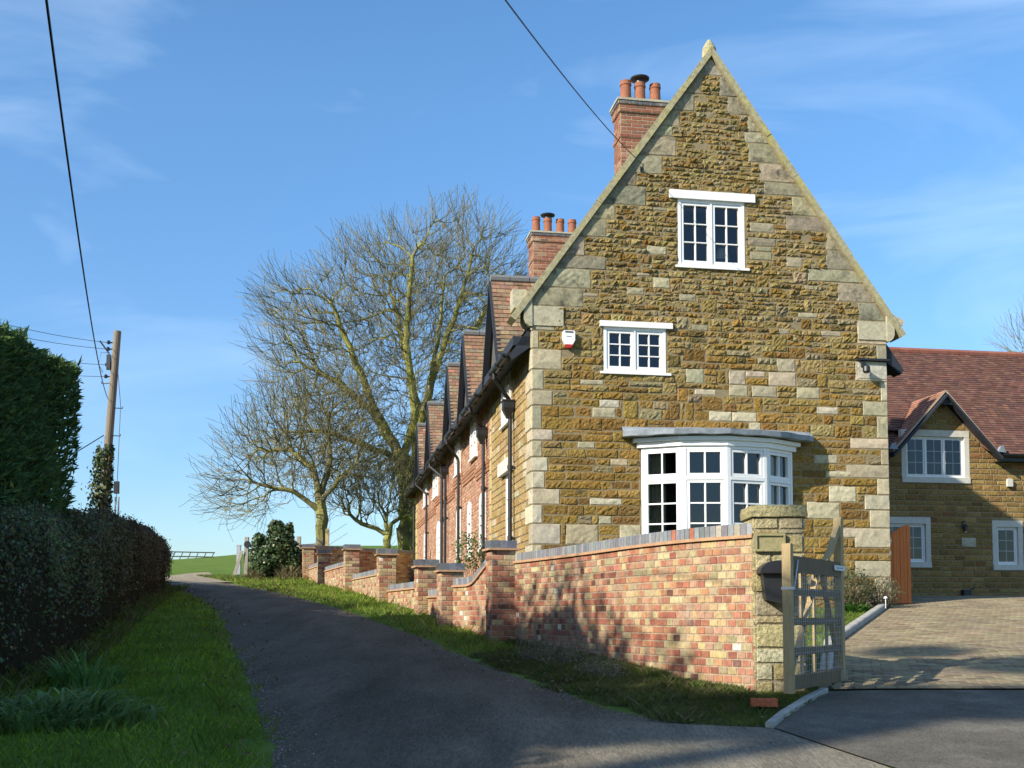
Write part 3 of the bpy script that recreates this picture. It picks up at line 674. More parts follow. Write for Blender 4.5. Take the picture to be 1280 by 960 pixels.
# side windows (seen almost edge on)
casement(house, 'window', lf, 1.98, 2.95, 5.1, 6.12, 2, 2, 3, d=.04, sill=(1.92, 3.0, 5.06, 5.10, .07), bd=.02, room=.8)
casement(house, 'window', lf, 2.02, 2.62, 2.2, 4.16, 1, 2, 5, d=.0, lintel=(1.75, 3.0, 4.16, 4.40, .10, 'whitestone'), bd=.02, room=.8, label='tall side window under a pale stone lintel')
for h in aw_f: casement(house, 'window', lf, h[0], h[1], h[2], h[3] - .04, 2, 2, 4, d=.045, sill=(h[0] - .05, h[1] + .05, h[2] - .05, h[2], .08), bd=.03, room=.8)
for h in aw_g:
    w = casement(house, 'arched_window', lf, h[0], h[1], h[2], h[3] - .16, 1 if h[1] - h[0] < .7 else 2, 1, 4, d=.03, sill=(h[0] - .05, h[1] + .05, h[2] - .06, h[2], .06, 'whitestone'), bd=.03, room=.8)
    q = MB(); mid = (h[0] + h[1]) / 2; r = (h[1] - h[0]) / 2
    arc = [(mid + r * math.cos(a), h[3] - .159 + .155 * math.sin(a)) for a in np.linspace(0, math.pi, 12)]
    q.prism(lf, arc, -.05, .03); hp('arched_head', q, 'white', w, fixn=True)
# ---- copings and kneelers
c = MB()
for sgn in (-1, 1):
    n = 7; foot = 3.37
    for i in range(n):
        a = foot * (1 - i / n); b = foot * (1 - (i + 1) / n) - (.006 if i < n - 1 else 0)
        pa = (A_X + sgn * a, A_Z - SL * a); pb_ = (A_X + sgn * b, A_Z - SL * b); th_ = .10 + random.uniform(-.006, .006); yo = random.uniform(-.01, .01)
        nrm = Vector((sgn * SL, 1)).normalized()
        q = [(pa[0], pa[1]), (pb_[0], pb_[1]), (pb_[0] + nrm.x * th_, pb_[1] + nrm.y * th_), (pa[0] + nrm.x * th_, pa[1] + nrm.y * th_)]
        if i == n - 1: q[2] = (A_X, pb_[1] + th_ / nrm.y)
        c.prism(lambda u, z, d: (u, d, z), q, -.075 + yo, .34 + yo)
c.lathe((A_X, .05, A_Z + .12), [(.13, -.12), (.12, .04), (.07, .13), (.03, .20), (0, .21)], 10)
hp('coping', c, 'coping', house, fixn=True)
for sgn, x0 in ((-1, 0.), (1, GW)):
    c = MB()
    prof = [(0, 6.28), (.05, 6.28), (.11, 6.33), (.14, 6.40), (.14, 6.55), (.30, 6.57), (.32, 6.66), (0, 6.80)]
    pts = [(x0 + sgn * a, z) for a, z in prof]; pts = [(x0 - sgn * .62, 6.53)] * 0 + pts
    c.prism(lambda u, z, d: (u, d, z), pts, -.05, .30)
    c.box(lambda u, z, d: (u, -d, z), min(x0, x0 - sgn * .52), max(x0, x0 - sgn * .52), 6.30, 6.62, -.2, .035)
    if sgn < 0: c.box(lambda u, z, d: (u, -d, z), -.30, -.06, 6.66, 6.92, -.36, -.1)
    o = hp('kneeler', c, 'ashlar', house, fixn=True)
    arr = np.ones((len(o.data.polygons), 4), np.float32); arr[:, :3] = (.44, .40, .28); o.data.attributes['Col'].data.foreach_set('color', arr.ravel())
# ---- main roof
def roofz(x): return 6.34 + 1.4 * x
rf = MB(); rf.face([(-.36, .3, roofz(-.36)), (-.36, LEN, roofz(-.36)), (A_X, LEN, roofz(A_X)), (A_X, .3, roofz(A_X))]); rf.face([(A_X, .3, roofz(A_X)), (A_X, LEN, roofz(A_X)), (GW + .36, LEN, roofz(-.36)), (GW + .36, .3, roofz(-.36))])
rf.face([(-.36, LEN, roofz(-.36)), (GW + .36, LEN, roofz(-.36)), (A_X, LEN, roofz(A_X))])
RT = wpick([((.24, .15, .098), 5), ((.28, .17, .105), 4), ((.20, .13, .09), 3), ((.31, .225, .14), 2), ((.23, .185, .125), 2), ((.32, .15, .10), .7)])
for f in range(len(rf.f)): rf.c[f] = (.25, .15, .09)
cA = 1 / math.sqrt(1 + 1.4 ** 2); sA = 1.4 * cA
fnm = lambda u, s, d: (-.36 + s * cA - sA * d, u, roofz(-.36) + s * sA + cA * d)
tiles(rf, fnm, lambda s: .32, lambda s: LEN, 5.9, pal=RT, gauge=.11)
main_roof = hp('roof', rf, 'rooftile', house)
q = MB(); q.tube([(A_X, .3, roofz(A_X) + .0), (A_X, LEN, roofz(A_X))], .11, 8); hp('ridge_tile', q, 'rooftile', main_roof, smooth=True)
# dark verge soffit at the near end, left and right
q = MB()
for x0, x1 in ((-.36, -.02), (GW + .36, GW + .02)):
    z0 = roofz(-.36) - .02; z1 = roofz(-.02) - .02
    q.prism(lambda u, z, d: (u, d, z), [(x0, z0), (x1, z1), (x1, z1 - .34), (x0 * .85 + x1 * .15, z0 - .07)], .06, .34)
q.box(lf, .06, LEN, 5.98, 6.13, .02, .30); hp('eaves_soffit', q, 'navy', house, fixn=True)
# ---- dormers
for yc in (2.55, 6.65, 9.85, 15.1, 18.9):
    hw, zf, za, xf = .92, 6.0, 7.82, -.26
    d = MB(); d.prism(lambda u, z, dd: (dd, u, z), [(yc - hw + .06, zf + .02), (yc + hw - .06, zf + .02), (yc, za - .1)], xf + .08, xf + .2)
    d.box(lambda u, z, dd: (-dd, u, z), yc - hw + .1, yc + hw - .1, zf + .12, zf + .20, .14, .21)
    dm = hp('dormer', d, 'board', house, fixn=True)
    t = MB(); Ls = math.hypot(hw, za - zf); ca, sa = hw / Ls, (za - zf) / Ls
    for sg in (-1, 1):
        fn = lambda u, s, dd: (u, yc + sg * (hw - s * ca) + sg * sa * dd, zf + s * sa + ca * dd)
        um = lambda s: max(xf + .08, (zf + s * sa - 6.34) / 1.4 + .02)
        tiles(t, fn, lambda s: xf - .03, um, Ls, pal=RT, gauge=.1)
        t.face([fn(xf - .03, 0, -.015), fn(um(0), 0, -.015), fn(um(Ls), Ls, -.015), fn(xf - .03, Ls, -.015)], (.1, .07, .05))
        t.face([fn(xf - .034, 0, .012), fn(xf - .034, Ls, .012), fn(xf - .034, Ls, -.03), fn(xf - .034, 0, -.03)], (.42, .38, .28))
    hp('dormer_roof', t, 'rooftile', dm)
    b = MB()
    for sg in (-1, 1):
        b.beam((xf - .02, yc + sg * (hw + .04), zf - .1), (xf - .02, yc, za - .06), .05, .11, up=(1, 0, 0)); 
    bb = hp('bargeboard', b, 'navy', dm)
    rd = MB(); xe = (za - 6.34) / 1.4 + .1; n = 4
    for i in range(n): rd.tube([(xf - .05 + (xe - xf + .05) * i / n + .006, yc, za + .012), (xf - .05 + (xe - xf + .05) * (i + 1) / n - .006, yc, za + .012)], .075, 8, col=(.16, .17, .17))
    hp('ridge_tile', rd, 'blue', dm, smooth=False)
# ---- gutters and downpipes
for (y0, y1) in ((.12, 1.62), (3.5, 5.7), (7.6, 8.9), (10.8, 14.15), (16.05, 17.95), (19.85, 22.9)):
    g = MB(); P = []
    for y in (y0, y1): P.append([(-.40 + .065 * math.cos(a), y, 5.86 + .065 * math.sin(a)) for a in np.linspace(math.pi, 2 * math.pi, 9)] + [(-.40 + .055 * math.cos(a), y, 5.865 + .055 * math.sin(a)) for a in np.linspace(2 * math.pi, math.pi, 9)])
    g.grid(P, (.5,) * 3)
    for y in np.arange(y0 + .1, y1, .7): g.box(lambda u, z, d: (-d, u, z), y - .015, y + .015, 5.785, 5.87, .325, .475)
    hp('gutter', g, 'black', house)
for (y, zt_, hop, yg, rad) in ((1.62, 5.35, 1, 1.45, .037), (4.95, 5.4, 1, 4.7, .037), (9.25, 5.35, 0, 9.0, .037), (12.2, 5.55, 1, 12.0, .042), (13.1, 5.4, 0, 13.3, .042), (17.75, 5.4, 0, 17.9, .037), (22.75, 5.5, 0, 22.7, .037)):
    d = MB(); d.tube([(-.40, yg, 5.80), (-.40, yg, 5.72), (-.11, y, zt_ + .04), (-.09, y, zt_ - .05)], rad, 8); d.tube([(-.09, y, zt_ - .04), (-.09, y, 2.0)], rad, 10)
    for z in np.arange(2.9, zt_, 1.25): d.tube([(-.09, y, z), (-.09, y, z + .07)], rad * 1.35, 10); d.box(lf, y - .07, y + .07, z + .01, z + .05, .005, .055)
    dp = hp('downpipe', d, 'black', house)
    if hop:
        h = MB(); prof = [(.10, .02), (.115, .02), (.12, .0), (.105, -.02), (.105, -.12), (.11, -.125), (.045, -.27), (.042, -.3)]
        i0 = []
        for r, dz in prof: i0.append([(-.12 - r, y - r, zt_ + dz), (-.12 - r, y + r, zt_ + dz), (-.12 + r * .9, y + r, zt_ + dz), (-.12 + r * .9, y - r, zt_ + dz), (-.12 - r, y - r, zt_ + dz)])
        h.grid(i0, (.5,) * 3); hp('rain_hopper', h, 'black', dp)
# ---- chimneys
CB = wpick([((.26, .105, .062), 5), ((.22, .085, .052), 4), ((.30, .14, .08), 3), ((.19, .105, .07), 2), ((.31, .20, .125), 1)])
def chimney(x0, x1, y0, y1, z0, zc, pots, cowl):
    mb = MB(); core = MB()
    faces = [lambda u, z, d: (x0 + u, y0 - d, z), lambda u, z, d: (x0 - d, y1 - u, z), lambda u, z, d: (x1 + d, y0 + u, z), lambda u, z, d: (x1 - u, y1 + d, z)]
    lens = [x1 - x0, y1 - y0, y1 - y0, x1 - x0]
    bands = [(zc - .225, zc - .075, .035), (zc - .75, zc - .675, .022)]
    core.box(lambda u, z, d: (u, d, z), x0, x1, z0, zc - .08, y0, y1)
    for o_, (za_, zb_, e) in enumerate(bands): core.box(lambda u, z, d: (u, d, z), x0 - e, x1 + e, za_, zb_, y0 - e, y1 + e)
    for fn, Lf in zip(faces, lens):
        brickwork(mb, fn, 0, Lf, z0, zc - .75, CB); brickwork(mb, fn, 0, Lf, zc - .675, zc - .225, CB)
        for (za_, zb_, e) in bands:
            f2 = lambda u, z, d, fn=fn, e=e: fn(u, z, d + e); brickwork(mb, f2, -e, Lf + e, za_, zb_, CB)
        f2 = lambda u, z, d, fn=fn: fn(u, z, d + .06)
        u = -.06
        while u < Lf + .05: brick(mb, f2, u + .005, min(u + .22, Lf + .06) - .005, zc - .075, zc, .006, jit((.10, .10, .11), .15)); u += .22
    core.box(lambda u, z, d: (u, d, z), x0 - .06, x1 + .06, zc - .076, zc - .001, y0 - .06, y1 + .06)
    st = hp('chimney', mb.absorb(core, 'brickmortar'), 'brick', house)
    f = MB(); a = .08
    f.grid([[(x0 - a, y0 - a, zc), (x1 + a, y0 - a, zc), (x1 + a, y1 + a, zc), (x0 - a, y1 + a, zc), (x0 - a, y0 - a, zc)], [(x0 - a, y0 - a, zc + .045), (x1 + a, y0 - a, zc + .045), (x1 + a, y1 + a, zc + .045), (x0 - a, y1 + a, zc + .045), (x0 - a, y0 - a, zc + .045)], [(x0 + .12, y0 + .1, zc + .10), (x1 - .12, y0 + .1, zc + .10), (x1 - .12, y1 - .1, zc + .10), (x0 + .12, y1 - .1, zc + .10), (x0 + .12, y0 + .1, zc + .10)]], (.5,) * 3)
    f.face([(x0 + .12, y0 + .1, zc + .10), (x1 - .12, y0 + .1, zc + .10), (x1 - .12, y1 - .1, zc + .10), (x0 + .12, y1 - .1, zc + .10)])
    hp('flaunching', f, 'flaunch', st)
    for i, px in enumerate(pots):
        t = MB(); yy_ = (y0 + y1) / 2; hh = .43 + (.02 if i == 0 else 0)
        t.lathe((px, yy_, zc + .08), [(.125, 0), (.115, .04), (.105, hh - .10), (.12, hh - .09), (.12, hh - .06), (.112, hh - .05), (.112, hh), (.09, hh), (.085, .1)], 18); p_ = hp('chimney_pot', t, 'pot', st, smooth=False)
        if i == cowl:
            t = MB(); t.lathe((px, yy_, zc + .08 + hh), [(.10, -.02), (.10, .05), (.19, .08), (.20, .105), (.14, .13), (.0, .15)], 18); hp('chimney_cowl', t, 'black', st)
chimney(2.50, 3.70, 3.62, 4.12, 9.0, 11.93, (2.68, 2.98, 3.30), 1)
chimney(2.10, 4.12, 11.0, 11.62, 9.0, 11.72, (2.24, 2.56, 2.90, 3.23, 3.60), 1)
# ---- fittings on the gable
a = MB(); ol = [(.50, 6.20), (.515, 6.22), (.685, 6.22), (.70, 6.20), (.70, 6.06), (.66, 5.99), (.54, 5.99), (.50, 6.06)]
a.prism(gf, ol, .0, .10); al = hp('alarm_box', a, 'plastic_w', house, fixn=True)
a = MB(); a.prism(gf, [(.535, 5.988), (.665, 5.988), (.63, 5.935), (.57, 5.935)], .03, .105); hp('alarm_lens', a, 'plastic_r', al, fixn=True)
a = MB(); a.box(gf, .535, .665, 6.185, 6.205, .09, .106); a.box(gf, .56, .64, 6.115, 6.122, .09, .1025); hp('alarm_vent', a, 'black', al)
a = MB(); a.box(gf, 5.64, 6.22, 5.93, 5.965, .0, .09); a.box(gf, 5.71, 5.79, 5.82, 5.90, .03, .075); a.tube([(5.75, -.05, 5.84), (5.75, -.14, 5.80)], .015, 6); a.lathe((5.75, -.16, 5.69), [(.02, .13), (.06, .11), (.065, .03), (.04, 0), (0, 0)], 12); hp('wall_light', a, 'black', house)
a = MB(); stone(a, gf, [(5.66, 5.62), (6.20, 5.62), (6.20, 5.93), (5.66, 5.93)], .03, .003, (.50, .47, .38), cell=.15); hp('dressed_block', a, 'ashlar', house)
a = MB(); a.box(gf, 1.84, 1.88, 8.98, 9.06, .0, .03); a.tube([(1.86, -.03, 9.02), (1.86, -.12, 9.02), (1.86, -.12, 9.07)], .012, 6); hp('cable_bracket', a, 'black', house)

# ================================================================ the wing across the yard
wing = thing('stone_wing', 'newer stone wing with red tiled roof and small window gable behind the drive', 'house', (H_O.x + HU.x * 8, H_O.y + HU.y * 8, ZB), H_ANG)
wf = lambda u, z, d: (u, -d, z)
WH = [(10.98, 12.56, 5.02, 6.05), (10.3, 11.46, 2.9, 3.85), (13.40, 13.98, 2.85, 3.80), (16.2, 17.2, 2.85, 3.8)]
X0, X1, WE = 5.0, 20.0, 5.72
DX0, DX1, DA = 10.60, 13.22, 7.05; DC = (DX0 + DX1) / 2
mo = MB(); mo.plate(wf, [(X0, 1.7), (X1, 1.7), (X1, WE), (DX1, WE), (DC, DA), (DX0, WE), (X0, WE)], [rect(*h) for h in WH], 0)
mb = MB(); z = 1.7; k = 0
WS = wpick([((.30, .19, .068), 5), ((.26, .165, .06), 4), ((.34, .225, .085), 3), ((.22, .14, .055), 2), ((.27, .14, .055), .7)])
surr = [(h[0] - .13, h[1] + .13, h[2] - .14, h[3] + .16) for h in WH]
while z < DA - .1:
    hgt = (.155, .13, .15, .11)[k % 4]
    def te(z): return (X0, X1) if z < WE else (DC - (DA - z) / (DA - WE) * (DC - DX0), DC + (DA - z) / (DA - WE) * (DC - DX0))
    a0, a1 = te(min(z + hgt, DA)); a0 = max(a0, 9.4) if z < WE else a0
    if z < WE < z + hgt: pass
    for (s, t) in free_intervals(a0, a1, z, z + hgt, surr):
        u = s
        while u < t - .01:
            w = random.uniform(.2, .42); w = t - u if t - u - w < .14 else w; g = .007
            stone(mb, wf, [(u + g, z + g), (u + w - g, z + g), (u + w - g, z + hgt - g), (u + g, z + hgt - g)], .02, .005, jit(WS(), .14), e=.016, cell=.09); u += w
    z += hgt; k += 1
hp('wing_wall', mb.absorb(mo, 'mortar'), 'stone', wing)
for h, li, lab in zip(WH, (3, 2, 1, 2), ('three light upper window under the small gable', 'ground floor window behind the orange gate', 'small single light window right of the wall lantern', 'far right window')):
    if h[0] > 16: continue
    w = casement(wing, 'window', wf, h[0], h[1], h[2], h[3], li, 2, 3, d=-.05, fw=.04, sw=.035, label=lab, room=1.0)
    q = MB(); a, b, c_, d_ = h
    q.box(wf, a - .13, b + .13, d_, d_ + .16, -.12, .022); q.box(wf, a - .13, b + .13, c_ - .14, c_, -.12, .045); q.box(wf, a - .13, a, c_, d_, -.12, .018); q.box(wf, b, b + .13, c_, d_, -.12, .018)
    hp('stone_surround', q, 'whitestone', w)
# roof
WR = 3.05; WRZ = 8.98; sl = math.hypot(WR + .25, WRZ - 5.62); cw, sw_ = (WR + .25) / sl, (WRZ - 5.62) / sl
fnw = lambda u, s, d: (u, -.25 + s * cw - sw_ * d, 5.62 + s * sw_ + cw * d)
def zof(s): return 5.62 + s * sw_
WT = wpick([((.150, .074, .055), 5), ((.13, .065, .05), 4), ((.17, .088, .062), 3), ((.115, .062, .052), 2)])
rf = MB()
# left of, right of and above the small gable
def dleft(s): z = zof(s); return DC - max(0, (DA + .1 - z)) / (DA - WE) * (DC - DX0) * 1.05 if z < DA + .1 else None
tiles(rf, fnw, lambda s: 5.0, lambda s: (dleft(s) if dleft(s) is not None else DC), sl, pal=WT, tw=.165)
tiles(rf, fnw, lambda s: (2 * DC - dleft(s) if dleft(s) is not None else DC), lambda s: X1, sl, pal=WT, tw=.165)
rf.face([fnw(5.0, 0, -.012), fnw(DX0, 0, -.012), fnw(DC, (DA - 5.62) / sw_, -.012), fnw(DC, sl, -.012), fnw(5.0, sl, -.012)], (.17, .08, .06)); rf.face([fnw(DX1, 0, -.012), fnw(X1, 0, -.012), fnw(X1, sl, -.012), fnw(DC, sl, -.012), fnw(DC, (DA - 5.62) / sw_, -.012)], (.17, .08, .06))
rf.face([(5.0, -.25 + sl * cw, WRZ), (X1, -.25 + sl * cw, WRZ), (X1, 6.6, 5.62), (5.0, 6.6, 5.62)], (.17, .08, .06))
wr = hp('roof', rf, 'wingtile', wing)
q = MB(); x = 5.0
while x < X1: q.tube([(x + .006, WR, WRZ - .005), (x + .294, WR, WRZ - .005)], .10, 8, col=jit((.25, .10, .07), .1)); x += .3
hp('ridge_tile', q, 'wingtile', wr)
# small gable roof
gb = MB(); gb.face([wf(DX0, WE, 0)] * 1 + [wf(DX1, WE, 0), wf(DC, DA, 0)], (.2, .15, .08))
t = MB(); hw_ = DC - DX0 + .12; zf_ = WE - .10; za_ = DA + .12; Ls = math.hypot(hw_, za_ - zf_); ca, sa = hw_ / Ls, (za_ - zf_) / Ls
for sg in (-1, 1):
    fn = lambda u, s, d: (DC + sg * (hw_ - s * ca) + sg * sa * d, u, zf_ + s * sa + ca * d)
    back = lambda s: (zf_ + s * sa - 5.62) / sw_ * cw - .25 + .02
    tiles(t, fn, lambda s: -.30, lambda s: max(-.28, back(s)), Ls, pal=wpick([((.34, .17, .11), 3), ((.30, .15, .10), 2)]) if sg < 0 else WT)
    t.face([fn(-.3, 0, -.012), fn(max(-.28, back(0)), 0, -.012), fn(back(Ls), Ls, -.012), fn(-.3, Ls, -.012)], (.12, .06, .05))
    t.face([fn(-.304, 0, .014), fn(-.304, Ls, .014), fn(-.304, Ls, -.03), fn(-.304, 0, -.03)], (.42, .33, .24))
gr = hp('gable_roof', t, 'wingtile', wing)
b = MB()
for sg in (-1, 1): b.beam((DC + sg * (hw_ + .03), -.29, zf_ - .14), (DC, -.29, za_ - .13), .05, .22, up=(0, 1, 0))
b.prism(lambda u, z, d: (u, d, z), [(DC - .2, za_ - .36), (DC + .2, za_ - .36), (DC, za_ - .1)], -.31, -.27)
hp('bargeboard', b, 'navy', gr, fixn=True)
g = MB()
for (a0, a1) in ((5.0, DX0 - .15), (DX1 + .15, X1)):
    P = [[(x, -.33 + .07 * math.cos(a), 5.60 + .07 * math.sin(a)) for a in np.linspace(math.pi, 2 * math.pi, 8)] for x in (a0, a1)]
    g.grid(P, (.5,) * 3); g.box(wf, a0, a1, 5.44, 5.60, .2, .26); g.box(wf, a0, a1, 5.43, 5.45, .0, .26)
hp('gutter', g, 'black', wing)
for x in (DX0 - .12, DX1 + .16): q = MB(); q.prism(lambda u, z, d: (u, -d, z), [(x - .10, 5.66), (x + .12, 5.64), (x + .05, 5.82), (x - .02, 5.80)], .24, .34); hp('lead_flashing', q, 'lead', gr, fixn=True)
q = MB(); q.box(wf, 12.43, 12.47, 3.74, 3.92, .03, .045); q.tube([(12.45, -.03, 3.9), (12.45, -.14, 3.93), (12.45, -.14, 3.86)], .012, 6); q.lathe((12.45, -.14, 3.66), [(.0, .2), (.085, .12), (.06, .12), (.045, .0), (0, 0)], 8); hp('wall_lantern', q, 'black', wing)
q = MB(); q.lathe((12.46, -.14, 3.64), [(0, 0), (.03, .0), (.035, .03), (.0, .05)], 8); hp('lantern_bulb', q, 'plastic_w', wing)
q = MB(); stone(q, wf, [(12.42, 3.28), (12.82, 3.28), (12.82, 3.52), (12.42, 3.52)], .035, .003, (.42, .38, .28), cell=.1); hp('date_stone', q, 'ashlar', wing, label='blank pale block below the wall lantern')
q = MB(); q.prism(wf, [(13.68, 4.82), (13.83, 4.82), (13.83, 5.0), (13.80, 5.02), (13.71, 5.02), (13.68, 5.0)], .02, .09); hp('meter_box', q, 'whitestone', wing, fixn=True)
# ================================================================ vector ground helpers
def tabv(tab, y): return np.interp(y, [p[0] for p in tab], [p[1] for p in tab])
def smv(a, b, x): t = np.clip((x - a) / (b - a), 0, 1); return t * t * (3 - 2 * t)
def Gv(x, y):
    w = smv(0, 1.3, x - tabv(X_W, y)) * (1 - smv(36, 46, y)); g = tabv(G_LANE, y) * (1 - w) + tabv(G_DRIVE, y) * w
    d = np.clip(np.maximum(tabv(X_L, y) - x, x - tabv(X_R, y)), 0, 1); d = np.where(x > 2, 0, d) * (1 - smv(1.2, 1.7, x))
    return g + np.where((y > 40) | (y < -2), .06, .05 * smv(0, .35, d))
def pxy(px, py, Y):
    x = (px - C_X) / F_PX; yy = (C_Y - py) / F_PX; c, s = math.cos(TILT), math.sin(TILT); r = (x, c - yy * s, s + yy * c); t = Y / r[1]
    return Vector((r[0] * t, Y, 1.6 + r[2] * t))
def pal_np(cols, n, var=.18):
    c = np.array([p[0] for p in cols]); w = np.array([p[1] for p in cols], float); i = RNG.choice(len(c), n, p=w / w.sum())
    return np.clip(c[i] * (1 + RNG.uniform(-var, var, (n, 1))), 0, 1)
def unit(v): return v / np.maximum(np.linalg.norm(v, axis=1, keepdims=True), 1e-6)
def leaf_cards(pos, nrm, length, width, spread=.8):
    """four-cornered leaves at pos; nrm biases the way they face"""
    n = len(pos); N = unit(nrm + RNG.normal(0, spread, (n, 3))); T = unit(np.cross(N, RNG.normal(0, 1, (n, 3)))); B = np.cross(N, T)
    L_ = (length * RNG.uniform(.6, 1.3, n))[:, None]; W_ = (width * RNG.uniform(.6, 1.3, n))[:, None]
    v = np.stack([pos - T * L_ / 2, pos + B * W_ / 2 + N * W_ * .12, pos + T * L_ / 2, pos - B * W_ / 2 + N * W_ * .12], 1)
    return v.reshape(-1, 3)
def blades(x, y, h, w, lean, z=None, dirs=None):
    n = len(x); z = Gv(x, y) - .01 if z is None else z; a = RNG.uniform(0, 2 * math.pi, n) if dirs is None else dirs
    dx, dy = np.cos(a), np.sin(a); h = h * RNG.uniform(.5, 1.3, n); l = h * lean * RNG.uniform(.2, 1.4, n); b = RNG.uniform(0, 2 * math.pi, n)
    px_, py_ = np.cos(b) * w / 2, np.sin(b) * w / 2
    p0 = np.stack([x - px_, y - py_, z], 1); p1 = np.stack([x + px_, y + py_, z], 1)
    p2 = np.stack([x + dx * l * .4 + px_ * .7, y + dy * l * .4 + py_ * .7, z + h * .6], 1); p3 = np.stack([x + dx * l, y + dy * l, z + h], 1)
    p1b = np.stack([x + dx * l * .4 - px_ * .7, y + dy * l * .4 - py_ * .7, z + h * .6], 1)
    return np.stack([p0, p1, p2, p3], 1).reshape(-1, 3)

# ================================================================ curved front wall
WP = [(0.02, 15.65), (0.46, 14.5), (0.88, 13.35), (1.37, 11.85), (1.79, 10.95), (2.24, 10.34)]
def catmull(P, n=14):
    P = [Vector(p) for p in P]; Q = [P[0] * 2 - P[1]] + P + [P[-1] * 2 - P[-2]]; o = []
    for i in range(1, len(Q) - 2):
        for k in range(n):
            t = k / n; a, b, c, d = Q[i - 1], Q[i], Q[i + 1], Q[i + 2]
            o.append(.5 * ((2 * b) + (c - a) * t + (2 * a - 5 * b + 4 * c - d) * t * t + (3 * b - a - 3 * c + d) * t ** 3))
    o.append(P[-1]); return o
def path_fn(pts):
    pts = [Vector(p) for p in pts]; cum = [0]
    for a, b in zip(pts[:-1], pts[1:]): cum.append(cum[-1] + (b - a).length)
    X = [p.x for p in pts]; Y = [p.y for p in pts]
    tx, ty = [], []
    for i in range(len(pts)):
        t = (pts[min(i + 1, len(pts) - 1)] - pts[max(0, i - 1)]).normalized(); tx.append(t.x); ty.append(t.y)
    def fn(u, z, d):
        x = np.interp(u, cum, X); y = np.interp(u, cum, Y); a = np.interp(u, cum, tx); b = np.interp(u, cum, ty)
        return (float(x + b * d), float(y - a * d), z)
    return fn, cum[-1]
FB = [((.34, .145, .09), 4), ((.28, .11, .072), 3.2), ((.39, .20, .11), 3), ((.41, .295, .155), 3.2), ((.44, .35, .195), 2.4), ((.38, .23, .15), 3.6), ((.15, .075, .058), .8), ((.62, .57, .46), .3), ((.32, .26, .15), 1.6)]
def front_pal(bias):
    def f(u, z):
        k = bias(u, z); w = [x[1] for x in FB]; w[3] *= k; w[4] *= k; w[0] *= 2 - k * .6; w[1] *= max(.3, 2 - k)
        return random.choices([x[0] for x in FB], w)[0]
    return f
def wall_body(mb, fn, u0, u1, zb, zt, th, col=(.34, .27, .19), step=.2):
    us = list(np.arange(u0, u1, step)) + [u1]
    mb.grid([[fn(u, zb(u), 0), fn(u, zt(u), 0), fn(u, zt(u), -th), fn(u, zb(u), -th)] for u in us], col)
    for u in (u0, u1): mb.face([fn(u, zb(u), 0), fn(u, zt(u), 0), fn(u, zt(u), -th), fn(u, zb(u), -th)], col)
def edge_coping(parent, fn, u0, u1, zt, th, w=.075):
    t = MB(); us = list(np.arange(u0, u1, .12)) + [u1]
    t.grid([[fn(u, zt(u), .0), fn(u, zt(u) + .003, .035), fn(u, zt(u) + .033, .035), fn(u, zt(u) + .033, -th - .03), fn(u, zt(u) + .003, -th - .03)] for u in us], (.4, .3, .2))
    for u in (u0, u1): t.face([fn(u, zt(u) + .003, .035), fn(u, zt(u) + .033, .035), fn(u, zt(u) + .033, -th - .03), fn(u, zt(u) + .003, -th - .03)])
    part('creasing_tile', t, 'tilecrease', parent, world=True)
    c = MB(); u = u0; k = 0
    c.grid([[fn(q, zt(q) + .034, -.002), fn(q, zt(q) + .136, -.002), fn(q, zt(q) + .136, -th + .004), fn(q, zt(q) + .034, -th + .004)] for q in us], (.22, .21, .19))
    while u < u1 - .02:
        e = min(u + w, u1); a, b = u + .004, e - .004; cc = jit(random.choices([(.20, .205, .21), (.17, .175, .185), (.24, .245, .245), (.32, .29, .23), (.36, .14, .08)], [6, 4, 3, 1, .12])[0], .14); z0, z1 = zt(u) + .036, zt(u) + .143; z2, z3 = zt(e) + .036, zt(e) + .143
        P = [[fn(a, z0, .004), fn(a, z1 - .006, .004), fn(a, z1, -.004), fn(a, z1, -th + .006), fn(a, z0, -th)], [fn(b, z2, .004), fn(b, z3 - .006, .004), fn(b, z3, -.004), fn(b, z3, -th + .006), fn(b, z2, -th)]]
        c.grid(P, cc); c.face(P[0], cc); c.face(P[1][::-1], cc); u = e
    part('coping_bricks', c, 'blue', parent, world=True)
def pier(parent, cx, cy, rz, zb, zt, w=.36, cap=True, pal=None, bl=.225):
    c_, s_ = math.cos(rz), math.sin(rz); h = w / 2
    def P(x, y, z): return (cx + c_ * x - s_ * y, cy + s_ * x + c_ * y, z)
    mb = MB(); F = [lambda u, z, d: P(-h + u, -h - d, z), lambda u, z, d: P(h + d, -h + u, z), lambda u, z, d: P(h - u, h + d, z), lambda u, z, d: P(-h - d, h - u, z)]
    mb.box(lambda u, z, d: P(u, d, z), -h + .001, h - .001, zb, zt, -h + .001, h - .001, (.34, .27, .19))
    for k, f in enumerate(F): brickwork(mb, f, 0, w, zb, zt, pal, bl=w / 2 if True else bl)
    p = part('pier', mb, 'brick', parent, world=True)
    if cap:
        t = MB(); t.box(lambda u, z, d: P(u, d, z), -h - .05, h + .05, zt + .002, zt + .03, -h - .05, h + .05); part('creasing_tile', t, 'tilecrease', p, world=True)
        c = MB()
        n = 3; e = .02
        c.box(lambda u, z, d: P(u, d, z), -h - e + .003, h + e - .003, zt + .031, zt + .133, -h - e + .003, h + e - .003, (.22, .21, .19))
        for i in range(n):
            a = -h - e + (w + 2 * e) * i / n; b = a + (w + 2 * e) / n; cc = jit((.14, .15, .17), .15)
            c.box(lambda u, z, d: P(u, d, z), a + .003, b - .003, zt + .032, zt + .138, -h - e, h + e, cc)
        part('coping_bricks', c, 'blue', p, world=True)
    return p
fn_c, Lc = path_fn(catmull(WP))
